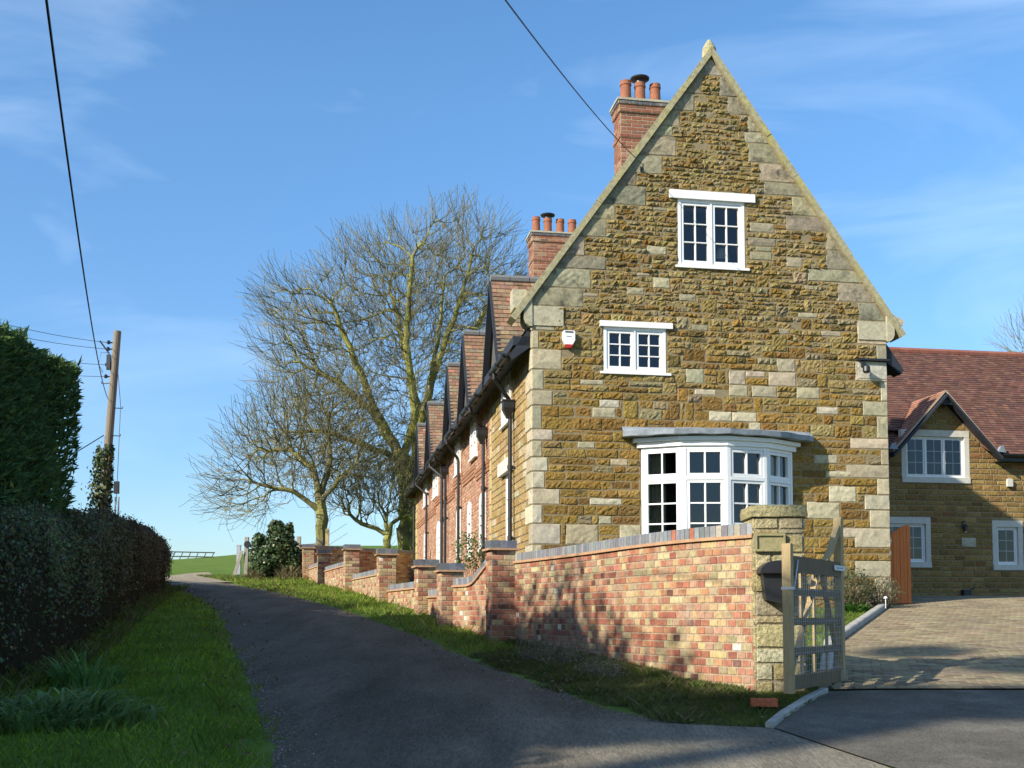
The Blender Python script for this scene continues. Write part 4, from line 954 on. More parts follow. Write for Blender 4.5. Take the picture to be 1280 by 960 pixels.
fw_ = thing('curved_brick_wall', 'curved garden wall of mixed red and buff bricks ending at the stone pillar', 'wall', (.9, 12.8, .9))
zb_c = lambda u: G(*fn_c(u, 0, 0)[:2]) - .15
zt_c = lambda u: 2.305
m = MB(); wall_body(m, fn_c, 0, Lc, zb_c, zt_c, .22)
brickwork(m, fn_c, .0, Lc, .655, 2.305, front_pal(lambda u, z: .35 + 1.5 * (u / Lc) * (.5 + .5 * smooth(1.2, 2.0, z))), header=True, zbot=lambda u: zb_c(u), h=.007)
part('wall_face', m, 'brick', fw_, world=True); edge_coping(fw_, fn_c, 0, Lc, zt_c, .22)
PAL_P = front_pal(lambda u, z: .5)
RZ = math.radians(14)
pier(fw_, -.16, 15.72, RZ, 1.0, 2.49, .34, pal=PAL_P)
# swept ramp down to the lower pier
rp_, Lr = path_fn(resample([(-.92, 17.55), (-.6, 16.85), (-.28, 16.0)], .15))
zt_r = lambda u: 2.02 + .33 * smooth(.35 * Lr, 1.08 * Lr, u) * 1.0
m = MB(); wall_body(m, rp_, 0, Lr, lambda u: 1.0, zt_r, .22, step=.1)
brickwork(m, rp_, 0, Lr, 1.055, 2.36, PAL_P, ztop=zt_r, header=True); part('wall_face', m, 'brick', fw_, world=True); edge_coping(fw_, rp_, 0, Lr, zt_r, .22, w=.11)

# ================================================================ stepped wall up the lane
sw = thing('stepped_brick_wall', 'long brick wall stepping up the lane between capped piers', 'wall', (-3.5, 26, 2.0))
PX = [(-.98, 17.75), (-1.50, 19.6), (-2.60, 23.2), (-4.00, 27.9), (-5.55, 33.0), (-6.72, 36.9)]
PT = [2.40, 2.55, 2.95, 3.33, 3.50, 3.90]; CT = [2.02, 2.20, 2.58, 2.98, 3.2]
PAL_S = front_pal(lambda u, z: 1.25)
for (x, y), z in zip(PX, PT): pier(sw, x, y, RZ, G(x, y) - .25, z - .135, .36, pal=PAL_S)
for i in range(5):
    a, b = Vector(PX[i + 1]), Vector(PX[i]); f, Ls = path_fn(resample([tuple(a), tuple(b)], .5)); z_ = CT[i] - .14
    zg = lambda u, f=f: G(*f(u, 0, 0)[:2]) - .2
    m = MB(); wall_body(m, f, .15, Ls - .15, zg, lambda u: z_, .22, step=.5); z0 = z_ - .075 * int((z_ - zg(0) + .6) / .075)
    brickwork(m, f, .16, Ls - .16, z0, z_, PAL_S, header=True, zbot=zg); part('wall_face', m, 'brick', sw, world=True); edge_coping(sw, f, .17, Ls - .17, lambda u: z_, .22, w=.12)
rw = thing('boundary_brick_wall', 'level brick wall crossing from the lane to the far end of the cottages', 'wall', (-5, 39, 2.8))
f, Ls = path_fn(resample([(-6.7, 37.25), (-3.45, 40.9)], .5)); m = MB(); wall_body(m, f, 0, Ls, lambda u: 2.3, lambda u: 3.77, .22); brickwork(m, f, 0, Ls, 2.35, 3.77, PAL_S); part('wall_face', m, 'brick', rw, world=True); edge_coping(rw, f, 0, Ls, lambda u: 3.77, .22, w=.12)

# ================================================================ stone gate pillar
pl = thing('stone_gate_pillar', 'squared buff stone gate pillar with a rough slab cap', 'gate pillar', (2.46, 10.54, .85))
p0, p1, q0, q1 = 2.235, 2.69, 10.31, 10.76
F = [(lambda u, z, d: (p0 + u, q0 - d, z), p1 - p0), (lambda u, z, d: (p1 + d, q0 + u, z), q1 - q0), (lambda u, z, d: (p1 - u, q1 + d, z), p1 - p0), (lambda u, z, d: (p0 - d, q1 - u, z), q1 - q0)]
m = MB(); m.box(lambda u, z, d: (u, d, z), p0, p1, .6, 2.49, q0, q1, (.36, .31, .2))
PC = wpick([((.46, .385, .215), 5), ((.42, .34, .17), 3), ((.50, .44, .29), 3), ((.37, .32, .2), 2), ((.52, .49, .38), 1)])
zc = [.66, .80, 1.0, 1.17, 1.30, 1.52, 1.60, 1.80, 2.0, 2.17, 2.20, 2.33, 2.36, 2.50]
zc = [.66, .80, .99, 1.15, 1.29, 1.51, 1.58, 1.80, 1.99, 2.16, 2.335, 2.38, 2.495]
for f, Ls in F:
    for a, b in zip(zc[:-1], zc[1:]):
        us = [0, Ls * random.choice([.35, .5, .6, .65]), Ls] if random.random() < .62 else [0, Ls]
        if (a, b) == (2.16, 2.335) and f is F[0][0]: us = [0, .285, Ls]
        for s, t in zip(us[:-1], us[1:]): g = .006; stone(m, f, [(s + g, a + g), (t - g, a + g), (t - g, b - g), (s + g, b - g)], .02, .004, jit(PC(), .1), cell=.07)
part('pillar_shaft', m, 'stone', pl, world=True)
m = MB(); n = 9; top = []
def capring(e, z, rr): return [(p0 - e + (p1 - p0 + 2 * e) * i / n + random.uniform(-rr, rr), q0 - e + random.uniform(-rr, rr), z + random.uniform(-rr, rr)) for i in range(n)] + [(p1 + e + random.uniform(-rr, rr), q0 - e + (q1 - q0 + 2 * e) * i / n, z + random.uniform(-rr, rr)) for i in range(n)] + [(p1 + e - (p1 - p0 + 2 * e) * i / n, q1 + e, z) for i in range(n)] + [(p0 - e + random.uniform(-rr, rr), q1 + e - (q1 - q0 + 2 * e) * i / n, z) for i in range(n)]
R_ = [capring(.0, 2.496, 0), capring(.03, 2.50, .005), capring(.036, 2.55, .005), capring(.026, 2.605, .005), capring(-.10, 2.62, .004), capring(-.2, 2.625, 0)]
R_ = [r + [r[0]] for r in R_]; m.grid(R_, (.44, .38, .2)); m.face(R_[-1][:-1], (.44, .38, .2)); part('slab_cap', m, 'stone', pl, world=True)
m = MB(); fn = F[0][0]; m.box(fn, .012, .265, 2.195, 2.325, .015, .034); 
for a in ((.0, .275, 2.322, 2.345), (.0, .275, 2.178, 2.198), (0., .016, 2.198, 2.322), (.26, .276, 2.198, 2.322)): m.box(fn, *a, .01, .052)
part('carved_plaque', m, 'plaque', pl, world=True)
# letter box
lb = thing('letter_box', 'black letter box with a curved hood on the stone gate pillar', 'letter box', (2.43, 10.2, 1.7))
m = MB(); cx = 2.428; o = [(cx - .125, 1.735), (cx, 1.70), (cx + .125, 1.735), (cx + .155, 2.0), (cx - .155, 2.0)]
m.prism(lambda u, z, d: (u, d, z), o, 10.16, 10.285); part('box_body', m, 'black', lb, world=True, fixn=True)
m = MB(); arc = [(cx + .182 * math.cos(a), 1.985 + .105 * math.sin(a)) for a in np.linspace(0, math.pi, 15)]; m.prism(lambda u, z, d: (u, d, z), arc, 10.115, 10.286); m.box(lambda u, z, d: (u, d, z), cx - .185, cx + .185, 1.972, 1.986, 10.11, 10.286); part('hood', m, 'black', lb, world=True, fixn=True)
m = MB(); m.lathe((cx + .03, 10.158, 1.885), [(0, -.012), (.012, 0), (0, .012)], 8); part('lock', m, 'galv', lb, world=True)

# ================================================================ wooden gate
gate = thing('wooden_gate', 'open timber entrance gate with wire mesh and a curved top stile', 'gate', (2.34, 9.52, .82))
ga, gb_ = Vector((2.335, 9.53)), Vector((3.22, 10.98)); gl = (gb_ - ga).length; gt = (gb_ - ga) / gl; gn = Vector((gt.y, -gt.x))
fg = lambda u, z, d: (ga.x + gt.x * u + gn.x * d, ga.y + gt.y * u + gn.y * d, z)
def gpart(name, mat_='wood', *boxes, **k):
    m = MB()
    for b in boxes: m.box(fg, *b)
    return part(name, m, mat_, gate, world=True, **k)
gpart('stile', 'wood', (0, .078, .93, 2.205, -.038, .038))
m = MB(); e = gl; o = [(e - .095, .93), (e, .93), (e, 2.46)] + [(e - .047 + .047 * math.cos(a), 2.49 + .06 * math.sin(a)) for a in np.linspace(.1, math.pi - .1, 9)] + [(e - .095, 2.46)]
m.prism(fg, o, -.036, .036); part('stile', m, 'wood', gate, world=True, fixn=True, label='tall round headed hinge stile')
gpart('top_rail', 'darkwood', (.078, e - .095, 1.965, 2.105, -.028, .028))
for z in (1.765, 1.505, 1.245): gpart('rail', 'darkwood', (.078, e - .095, z, z + .065, -.022, .022))
gpart('bottom_rail', 'darkwood', (.078, e - .095, .955, 1.075, -.028, .028))
for fr in (.30, .53, .77): gpart('batten', 'wood', (gl * fr - .022, gl * fr + .022, 1.075, 1.965, -.045, -.0235))
m = MB(); m.beam(fg(.09, 1.06, -.012), fg(gl * .55, 1.96, -.012), .02, .05, up=(gn.x, gn.y, 0)); part('brace', m, 'wood', gate, world=True)
m = MB(); m.beam(fg(gl - .05, 1.08, -.012), fg(gl * .66, 1.96, -.012), .02, .05, up=(gn.x, gn.y, 0)); part('brace', m, 'wood', gate, world=True)
m = MB(); lo = [(gl * .68, 2.106), (gl * .80, 2.25), (gl * .89, 2.40), (gl - .094, 2.47)]; hi = [(gl * .72, 2.106), (gl * .83, 2.22), (gl * .91, 2.33), (gl - .094, 2.37)]
m.prism(fg, lo + hi[::-1], -.025, .025); part('curved_brace', m, 'wood', gate, world=True, fixn=True)
m = MB()
for x in np.arange(.09, gl - .1, .055): m.tube([fg(x, 1.07, .030), fg(x, 1.97, .030)], .0014, 3)
for z in np.arange(1.1, 1.96, .055): m.tube([fg(.08, z, .031), fg(gl - .1, z, .031)], .0014, 3)
part('wire_mesh', m, 'galv', gate, world=True)
m = MB(); m.box(fg, gl - .36, gl + .02, 2.02, 2.07, .0365, .045); m.lathe(fg(gl - .12, 2.045, .05), [(0, -.008), (.01, 0), (0, .008)], 6); m.lathe(fg(gl - .24, 2.045, .05), [(0, -.008), (.01, 0), (0, .008)], 6); part('hinge', m, 'galv', gate, world=True)
m = MB(); m.box(fg, -.006, .084, 1.81, 1.835, -.045, .045); m.tube([fg(.085, 1.82, .04), fg(.2, 2.07, .04)], .008, 6); part('latch', m, 'galv', gate, world=True)
# block under the gate head, loose brick
m = MB(); z = G(3.15, 11.0); fnb = lambda u, z, d: (2.98 + u, 10.86 - d, z); m.box(fnb, 0, .26, z - .1, z + .12, -.2, 0, (.4, .34, .22)); stone(m, fnb, [(0, z - .05), (.26, z - .05), (.26, z + .12), (0, z + .12)], .02, .005, (.42, .36, .24)); single('stone_block', m, 'stone', 'rough stone block on the ground below the gate head', 'stone block', (3.1, 10.9, z))
m = MB(); z = G(2.05, 9.35); c_, s_ = math.cos(-.08), math.sin(-.08); fnb = lambda u, z, d: (1.99 + c_ * u - s_ * d, 9.36 + s_ * u + c_ * d, z); m.box(fnb, 0, .215, z + .06, z + .125, 0, .1025, (.46, .13, .06)); single('loose_brick', m, 'brick', 'single loose red brick lying in the grass by the pillar', 'brick', (2.05, 9.4, z))

# ================================================================ orange boarded gate
og = thing('orange_board_gate', 'orange stained boarded gate standing open at the corner of the house', 'gate', (*HW(6.27, .16, 0)[:2], 1.78))
oo = HW(6.27, .16, 0); oa = math.radians(25); ot = Vector((math.cos(oa), math.sin(oa))); on = Vector((ot.y, -ot.x)); OL = .48
fo = lambda u, z, d: (oo.x + ot.x * u + on.x * d, oo.y + ot.y * u + on.y * d, z)
m = MB(); nb = 6
for i in range(nb):
    a, b = OL * i / nb, OL * (i + 1) / nb; ta, tb = [2.95 + .2 * math.sin(math.pi / 2 * t / OL) for t in (a, b)]
    m.prism(fo, [(a + .003, 1.79), (b - .003, 1.79), (b - .003, tb), (a + .003, ta)], -.03, .0 + .003 * (i % 2))
m.box(fo, .001, OL - .001, 1.85, 2.0, -.055, -.029); m.box(fo, .001, OL - .001, 2.7, 2.85, -.055, -.029)
part('boards', m, 'orange', og, world=True, fixn=True)
m = MB(); m.tube([fo(-.02, 2.86, .02), fo(-.02, 2.86, .07), fo(-.18, 2.87, .09), fo(-.24, 2.92, .07)], .014, 6); m.box(fo, -.02, .03, 2.80, 2.9, -.01, .012); part('latch', m, 'plastic_w', og, world=True)
for hz in (2.0, 2.62): m = MB(); m.box(fo, -.015, .03, hz, hz + .065, -.01, .012); part('hinge', m, 'plastic_w', og, world=True)

# ================================================================ boot scraper and drain box at the foot of the wing
def wl(x, d, z): p = H_O + HU * (8 - d) + HV * x; return (p.x, p.y, z)
m = MB(); z = 1.99
m.box(lambda u, zz, d: wl(u, d, zz), 12.35, 12.55, z, z + .22, .04, .2); m.tube([wl(12.56, .12, z + .2), wl(12.68, .12, z + .28)], .02, 6); single('boot_scraper', m, 'black', 'small black boot scraper at the foot of the wing wall', 'boot scraper', wl(12.45, .1, z))
# ================================================================ telegraph pole
PB, PTp = Vector((-10.76, 29, 2.1)), Vector((-10.35, 29, 9.02))
po = thing('telegraph_pole', 'leaning wooden telegraph pole rising behind the hedge', 'telegraph pole', tuple(PB))
m = MB(); m.tube([PB.lerp(PTp, t) for t in np.linspace(0, 1, 9)], [.125 - .032 * t for t in np.linspace(0, 1, 9)], 14); part('shaft', m, 'pole', po, world=True, smooth=False)
def ppt(t, dx=0, dy=0): p = PB.lerp(PTp, t); return Vector((p.x + dx, p.y + dy, p.z))
for t in (.955, .93, .87, .825):
    m = MB(); p = ppt(t); m.tube([p + Vector((-.1, -.02, 0)), p + Vector((-.22, -.03, 0))], .018, 6); m.lathe(p + Vector((-.20, -.03, -.03)), [(.0, -.02), (.045, 0), (.05, .05), (.02, .09), (0, .09)], 8); part('insulator', m, 'black', po, world=True)
for t, s in ((.80, -1), (.705, 1), (.60, 1)):
    m = MB(); p = ppt(t); m.tube([p + Vector((.1 * s, -.02, 0)), p + Vector((.30 * s, -.02, -.01)), p + Vector((.31 * s, -.02, .04))], .013, 5); part('step_iron', m, 'black', po, world=True)
m = MB(); p = ppt(.9); m.tube([p + Vector((-.13, -.05, -.3)), p + Vector((-.16, -.05, .1)), p + Vector((-.40, -.05, .42))], .022, 6); m.tube([p + Vector((-.15, -.05, .1)), p + Vector((-.36, -.05, .12)), p + Vector((-.42, -.05, -.2)), p + Vector((-.3, -.05, -.42))], .007, 4); m.box(lambda u, z, d: (p.x + u, p.y - d, p.z + z), -.2, -.1, -.35, .05, .04, .1); part('cable_bracket', m, 'black', po, world=True)
m = MB(); p = ppt(.8); m.tube([p + Vector((.13, -.05, .3)), p + Vector((.22, -.05, -.6)), p + Vector((.16, -.05, -3.2))], .008, 4); q = p + Vector((.17, -.05, -2.75)); m.box(lambda u, z, d: (q.x + u, q.y - d, q.z + z), -.06, .06, -.16, .16, -.02, .07); part('drop_wire', m, 'black', po, world=True)
def cable(name, a, b, sag, r, lab, mat_='cable', group=None, n=28, cat='cable'):
    a, b = Vector(a), Vector(b); pts = []
    for i in range(n + 1): t = i / n; p = a.lerp(b, t); p.z -= sag * 4 * t * (1 - t); pts.append(p)
    m = MB(); m.tube(pts, r, 5); return single(name, m, mat_, lab, cat, tuple(a), group=group)
for i, (t, lab) in enumerate(((.955, 'topmost of the thin wires running left from the pole'), (.93, 'second highest thin wire running left from the pole'), (.87, 'third thin wire down running left from the pole'), (.825, 'lowest thin wire running left from the pole, above the conifer hedge'))):
    p = ppt(t, -.22, -.03); cable('telephone_wire', p, (-16.2, 10.5, p.z + 1.75 - .22 * i), 1.25, .0065, lab, group='thin wires from the pole')
p = ppt(.735, -.05, -.12); cable('power_cable', p, (-1.80, 3.6, 5.35), .55, .0095, 'thick black cable running overhead from the pole', n=40)
p = ppt(.60, -.1, -.1); cable('stay_wire', p, (-14.9, 27.5, 3.2), .05, .014, 'straight stay wire slanting down from the pole to the left')
e_ = HW(1.86, -.12, 9.06); cable('power_cable', e_, (-.70, 4.5, 5.1), .14, .0062, 'dark cable crossing the sky to the coping of the gable below the tall chimney', n=40)
# ================================================================ hedges
def hedge_rows(path, heights, thick, ns, lean=.1):
    pts = catmull(path, 8); f, Ls = path_fn(pts)
    return f, Ls
HPATH = [(-3.9, -3), (-4.1, 2), (-4.35, 7.5), (-4.66, 10.2), (-5.15, 13.0), (-5.95, 16.3), (-6.95, 20.8), (-8.05, 25.5), (-9.15, 30.3)]
hf, HL = path_fn(catmull(HPATH, 8))
hy = np.array([hf(u, 0, 0)[1] for u in np.linspace(0, HL, 200)]); hx = np.array([hf(u, 0, 0)[0] for u in np.linspace(0, HL, 200)])
Hh = [(-5, 1.6), (8, 1.62), (11, 1.68), (16, 1.76), (21, 1.68), (25, 1.55), (28, 1.38), (29.6, 1.15), (30.4, .75)]
def hedge_surf(u, t, off):
    """u along, t 0..1 round the section (front foot, front face, shoulder, top, back)"""
    x0 = np.interp(u, np.linspace(0, HL, 200), hx); y0 = np.interp(u, np.linspace(0, HL, 200), hy)
    du = .05; tx = np.interp(u + du, np.linspace(0, HL, 200), hx) - np.interp(u - du, np.linspace(0, HL, 200), hx); ty = np.interp(u + du, np.linspace(0, HL, 200), hy) - np.interp(u - du, np.linspace(0, HL, 200), hy)
    l = np.hypot(tx, ty); tx, ty = tx / l, ty / l; nx_, ny_ = ty, -tx                      # towards the lane
    h = tabv(Hh, y0); wid = 1.5
    ang = np.clip(t, 0, 1); 
    # superellipse section
    th = math.pi * (1 - ang) ; ct, st = np.cos(th), np.sin(th); e = .45
    a = -np.sign(ct) * np.abs(ct) ** e * wid / 2; b = np.abs(st) ** e * h
    na = -np.sign(ct) * np.abs(ct) ** (2 - e); nb = np.abs(st) ** (2 - e); nl = np.hypot(na, nb) + 1e-6; na, nb = na / nl, nb / nl
    lump = .05 * np.sin(u * 1.9 + 5 * t) + .03 * np.sin(u * 4.7 + 14 * t) + .03 * np.sin(u * 9 - 23 * t)
    a = -a  # front first
    na = -na
    a2 = a + na * (off + lump); b2 = np.maximum(b + nb * (off + lump), 0.02)
    end = np.clip((30.6 - y0) / 1.0, .25, 1)
    c0 = -wid / 2
    X = x0 + nx_ * (c0 + a2 * end); Y = y0 + ny_ * (c0 + a2 * end)
    Z = Gv(x0, y0) + b2
    return np.stack([X, Y, Z], -1), np.stack([nx_ * na, ny_ * na, nb], -1)
lh = thing('low_clipped_hedge', 'low dark clipped hedge running along the grass verge beside the lane', 'hedge', (-5.2, 14, 1.0))
N = 125000; u = RNG.uniform(.5, HL, N); keep = RNG.uniform(0, 1, N) < np.interp(u, [0, 6, 12, HL], [.15, .5, 1, 1]); u = u[keep]; t = RNG.beta(1.0, 1.25, len(u)); P_, Nn = hedge_surf(u, t, RNG.normal(0, .045, len(u)) - .03)
yy_ = P_[:, 1]; far = np.clip((yy_ - 14) / 9, 0, 1)
c_a = pal_np([((.075, .12, .042), 4), ((.06, .095, .05), 3), ((.10, .125, .045), 2), ((.085, .075, .045), 2), ((.15, .16, .055), .6), ((.10, .13, .10), 1.2)], len(u), .35); c_b = pal_np([((.09, .062, .04), 4), ((.065, .05, .036), 3), ((.075, .08, .04), 2), ((.13, .085, .05), 1)], len(u), .35)
sel = (RNG.uniform(0, 1, len(u)) < (.15 + .75 * far))[:, None]; cc = np.where(sel, c_b, c_a) * np.where(np.sin(yy_ * 1.7 + P_[:, 2] * 2.1) * np.sin(yy_ * .6 + 1) > .25, 1.7, 1.25)[:, None]
v = leaf_cards(P_, Nn, np.interp(P_[:, 1], [6, 12, 30], [.052, .047, .060]), .034, .75); np_obj('foliage', v, 4, cc, 'leaf', lh, (-5.2, 14, 1.0))
m = MB(); US = np.linspace(0, HL, 90); TS = np.linspace(0, 1, 16)
m.grid([[tuple(q) for q in hedge_surf(np.full(16, a), TS, -.12)[0]] for a in US], (.5,) * 3); part('inner_twigs', m, 'hedgecore', lh, world=True)
# loose shoots standing out of the top
N = 420; u = RNG.uniform(4, HL - 1, N); P_, _ = hedge_surf(u, RNG.uniform(.35, .7, N), np.zeros(N)); m = MB()
for p in P_[:260]: m.tube([tuple(p), (p[0] + random.uniform(-.05, .05), p[1] + random.uniform(-.05, .05), p[2] + random.uniform(.05, .17))], .004, 3, cap=False)
part('shoots', m, 'hedgecore', lh, world=True, kind='stuff')

ch = thing('tall_conifer_hedge', 'tall clipped dark green conifer hedge behind the low hedge', 'hedge', (-7.3, 7, .9))
CX0, CX1, CY0, CY1, CZ = -8.6, -6.05, -4., 15.45, 5.02
def fringe(n, face):
    r = RNG.uniform(0, 1, (n, 2))
    if face == 'lane': p = np.stack([np.full(n, CX1), CY0 + (CY1 - CY0) * r[:, 0] ** .6, .8 + (CZ - .8) * r[:, 1]], 1); nn = np.tile([1., 0, .15], (n, 1))
    if face == 'top': p = np.stack([CX0 + (CX1 - CX0) * r[:, 0], CY0 + (CY1 - CY0) * r[:, 1] ** .6, np.full(n, CZ)], 1); nn = np.tile([0, 0, 1.], (n, 1))
    if face == 'end': z = .8 + (CZ - .8) * r[:, 1]; p = np.stack([CX0 + (CX1 - CX0) * r[:, 0], CY1 - .40 * (CZ - z), z], 1); nn = np.tile([.1, 1., .1], (n, 1))
    p[:, 0] += .045 * np.sin(p[:, 1] * 2.1 + p[:, 2] * 1.3) + .03 * np.sin(p[:, 1] * 5 + p[:, 2] * 3.1); p[:, 2] += (face == 'top') * (.06 * np.sin(p[:, 1] * 3.3) + .05 * np.sin(p[:, 1] * 7.7 + p[:, 0] * 4))
    return p, nn
V, C_ = [], []
for face, n in (('lane', 46000), ('top', 16000), ('end', 12000)):
    p, nn = fringe(n, face); d = unit(nn * .9 + RNG.normal(0, .45, (n, 3)) + np.array([0, 0, .35 if face != 'top' else .1])); Ln = RNG.uniform(.07, .20, n)[:, None] * (1.25 if face == 'top' else 1); Wd = RNG.uniform(.012, .028, n)[:, None]; s = unit(np.cross(d, RNG.normal(0, 1, (n, 3)))); p = p - d * .09
    V.append(np.stack([p - s * Wd / 2, p + d * Ln * .5 - s * Wd, p + d * Ln, p + d * Ln * .5 + s * Wd], 1).reshape(-1, 3))
    C_.append(pal_np([((.055, .115, .035), 4), ((.042, .09, .034), 4), ((.09, .14, .04), 2), ((.16, .19, .035), 1.6 if face == 'top' else .15)], n, .35) * 1.35)
np_obj('foliage', np.concatenate(V), 4, np.concatenate(C_), 'leaf', ch, (-7.3, 7, .9))
m = MB(); m.v = [(CX0, CY0, .3), (CX1 - .1, CY0, .3), (CX1 - .1, CY1 - 1.85, .3), (CX0, CY1 - 1.85, .3), (CX0, CY0, CZ - .1), (CX1 - .1, CY0, CZ - .1), (CX1 - .1, CY1 - .12, CZ - .1), (CX0, CY1 - .12, CZ - .1)]
m.f = [(0, 1, 5, 4), (1, 2, 6, 5), (2, 3, 7, 6), (3, 0, 4, 7), (4, 5, 6, 7)]; m.c = [(.5,) * 3] * 5; part('inner_twigs', m, 'hedgecore', ch, world=True)

# ================================================================ conifers left of the camera, and foliage added behind it, that shade the lane
_se = S_DIR; E1 = Vector((-_se.y, _se.x, 0)).normalized(); 
if E1.x < 0: E1 = -E1
E2 = _se.cross(E1); E2 = E2 if E2.z > 0 else -E2
SHADE_EDGE = [(-14, 40, 3.0), (-8.5, 33.5, 2.5), (-6.2, 29, 2.2), (-2.7, 21.5, 1.65), (-1.15, 16.4, 1.25), (-.35, 16.0, 2.2), (.55, 14.2, 2.05), (1.0, 12.9, 1.55), (1.45, 11.6, 1.05), (1.75, 10.95, .80), (1.95, 9.3, .8)]
_ab = sorted((Vector(p).dot(E1), Vector(p).dot(E2)) for p in SHADE_EDGE); print('edge', [(round(a, 1), round(b, 1)) for a, b in _ab])
def b_req(a): return float(np.interp(a, [q[0] for q in _ab], [q[1] for q in _ab]))
def top_for(x, y): a = x * E1.x + y * E1.y; return (b_req(a) - x * E2.x - y * E2.y) / E2.z
def ellipsoid_leaves(cs, n, ln, wd, cols):
    P_, N_ = [], []
    vol = np.array([c[3] * c[4] + c[4] * c[5] + c[3] * c[5] for c in cs]); k = RNG.choice(len(cs), n, p=vol / vol.sum()); A = np.array(cs)[k]
    d = unit(RNG.normal(0, 1, (n, 3))); r = RNG.uniform(.72, 1.08, n)[:, None]; p = A[:, :3] + d * A[:, 3:6] * r
    return leaf_cards(p, d, ln, wd, .6), pal_np(cols, n, .3)
EV = [((.03, .06, .02), 3), ((.045, .075, .022), 2), ((.025, .045, .018), 2)]
row = resample([(-20, 27), (-16.5, 20), (-13.2, 14.5), (-11.6, 10), (-10.6, 6), (-10.2, 3), (-10.0, 1.6)], 1.35)
def evergreen(x, y, h, r, lab, name='conifer_tree'):
    z0 = G(x, y); t = thing(name, lab, 'tree', (x, y, z0), group='dark conifers shading the lane')
    m = MB(); m.tube([(x, y, z0 - .2), (x, y, h * .7)], [.22, .08], 7, col=(.09, .07, .05)); part('trunk', m, 'bark', t, world=True)
    cs = []; n = 5
    for i in range(n): s = i / (n - 1); rr = r * (1 - .28 * s); r3 = (h - z0) / 6.5; zc_ = z0 + .8 + (h - r3 - z0 - .8) * s; cs.append((x + random.uniform(-.2, .2), y + random.uniform(-.2, .2), zc_, rr, rr, r3))
    v, c = ellipsoid_leaves(cs, 6500, .20, .11, EV); np_obj('crown', v, 4, c, 'leaf', t, (x, y, z0))
    m = MB()
    for (a, b, cz, r1, r2, r3) in cs: m.lathe((a, b, cz), [(0, -r3 * .85), (r1 * .75, -r3 * .45), (r1 * .82, 0), (r1 * .62, r3 * .42), (0, r3 * .74)], 9)
    part('inner_twigs', m, 'hedgecore', t, world=True)
for i, (x, y) in enumerate(row): evergreen(x, y, top_for(x, y) + random.uniform(-.2, .1) + (.12 if 2.5 < y < 6.5 else 0), 1.9, 'dark conifer in the row beside the lane, out of the picture')
def layered(x, y, layers, lab):
    z0 = G(x, y); t = thing('shade_foliage', lab, 'tree', (x, y, z0)); top = max(l[2] for l in layers)
    m = MB(); m.tube([(x, y, z0 - .2), (x + .2, y, top)], [.4, .12], 8, col=(.09, .07, .05)); part('trunk', m, 'bark', t, world=True)
    v, c = ellipsoid_leaves(layers, 9000, .34, .2, EV); np_obj('crown', v, 4, c, 'leaf', t, (x, y, z0))
    m = MB()
    for (a, b, cz, r1, r2, r3) in layers: m.lathe((a, b, cz), [(0, -r3 * .75), (r1 * .6, -r3 * .6), (r1 * .86, 0), (r1 * .6, r3 * .6), (0, r3 * .75)], 12)
    part('inner_twigs', m, 'hedgecore', t, world=True)
def caster(a, b, yref):   # the point at depth yref that lies on the sun ray (a, b)
    x = (a - yref * E1.y) / E1.x; return x, yref, (b - x * E2.x - yref * E2.y) / E2.z
lay = []  # added foliage layers, unseen, placed on sun rays to shade the drive and lane
for (gx, gy, r, th) in ((4.75, 13.05, .45, .30), (5.5, 12.0, .5, .42), (6.3, 11.6, .75, .5), (7.3, 11.0, 1.1, .54), (8.6, 10.3, 1.4, .56), (10., 9.6, 1.4, .56), (3.5, 9.75, .9, .24), (4.7, 9.65, 1.0, .25), (6.0, 9.3, 1.1, .26), (2.3, 9.25, 1.0, .34), (1.1, 9.1, 1.1, .40), (0., 8.85, 1.1, .42), (-1.0, 8.5, 1.1, .45)):
    q = Vector((gx, gy, G(gx, gy))); x, y, z = caster(q.dot(E1), q.dot(E2), -8.5 - gx * .25); lay.append((x, y, z, r, r, th / E2.z))
layered(sum(l[0] for l in lay) / len(lay), sum(l[1] for l in lay) / len(lay), lay, 'unseen layered foliage added behind the camera to shade the drive and lane')

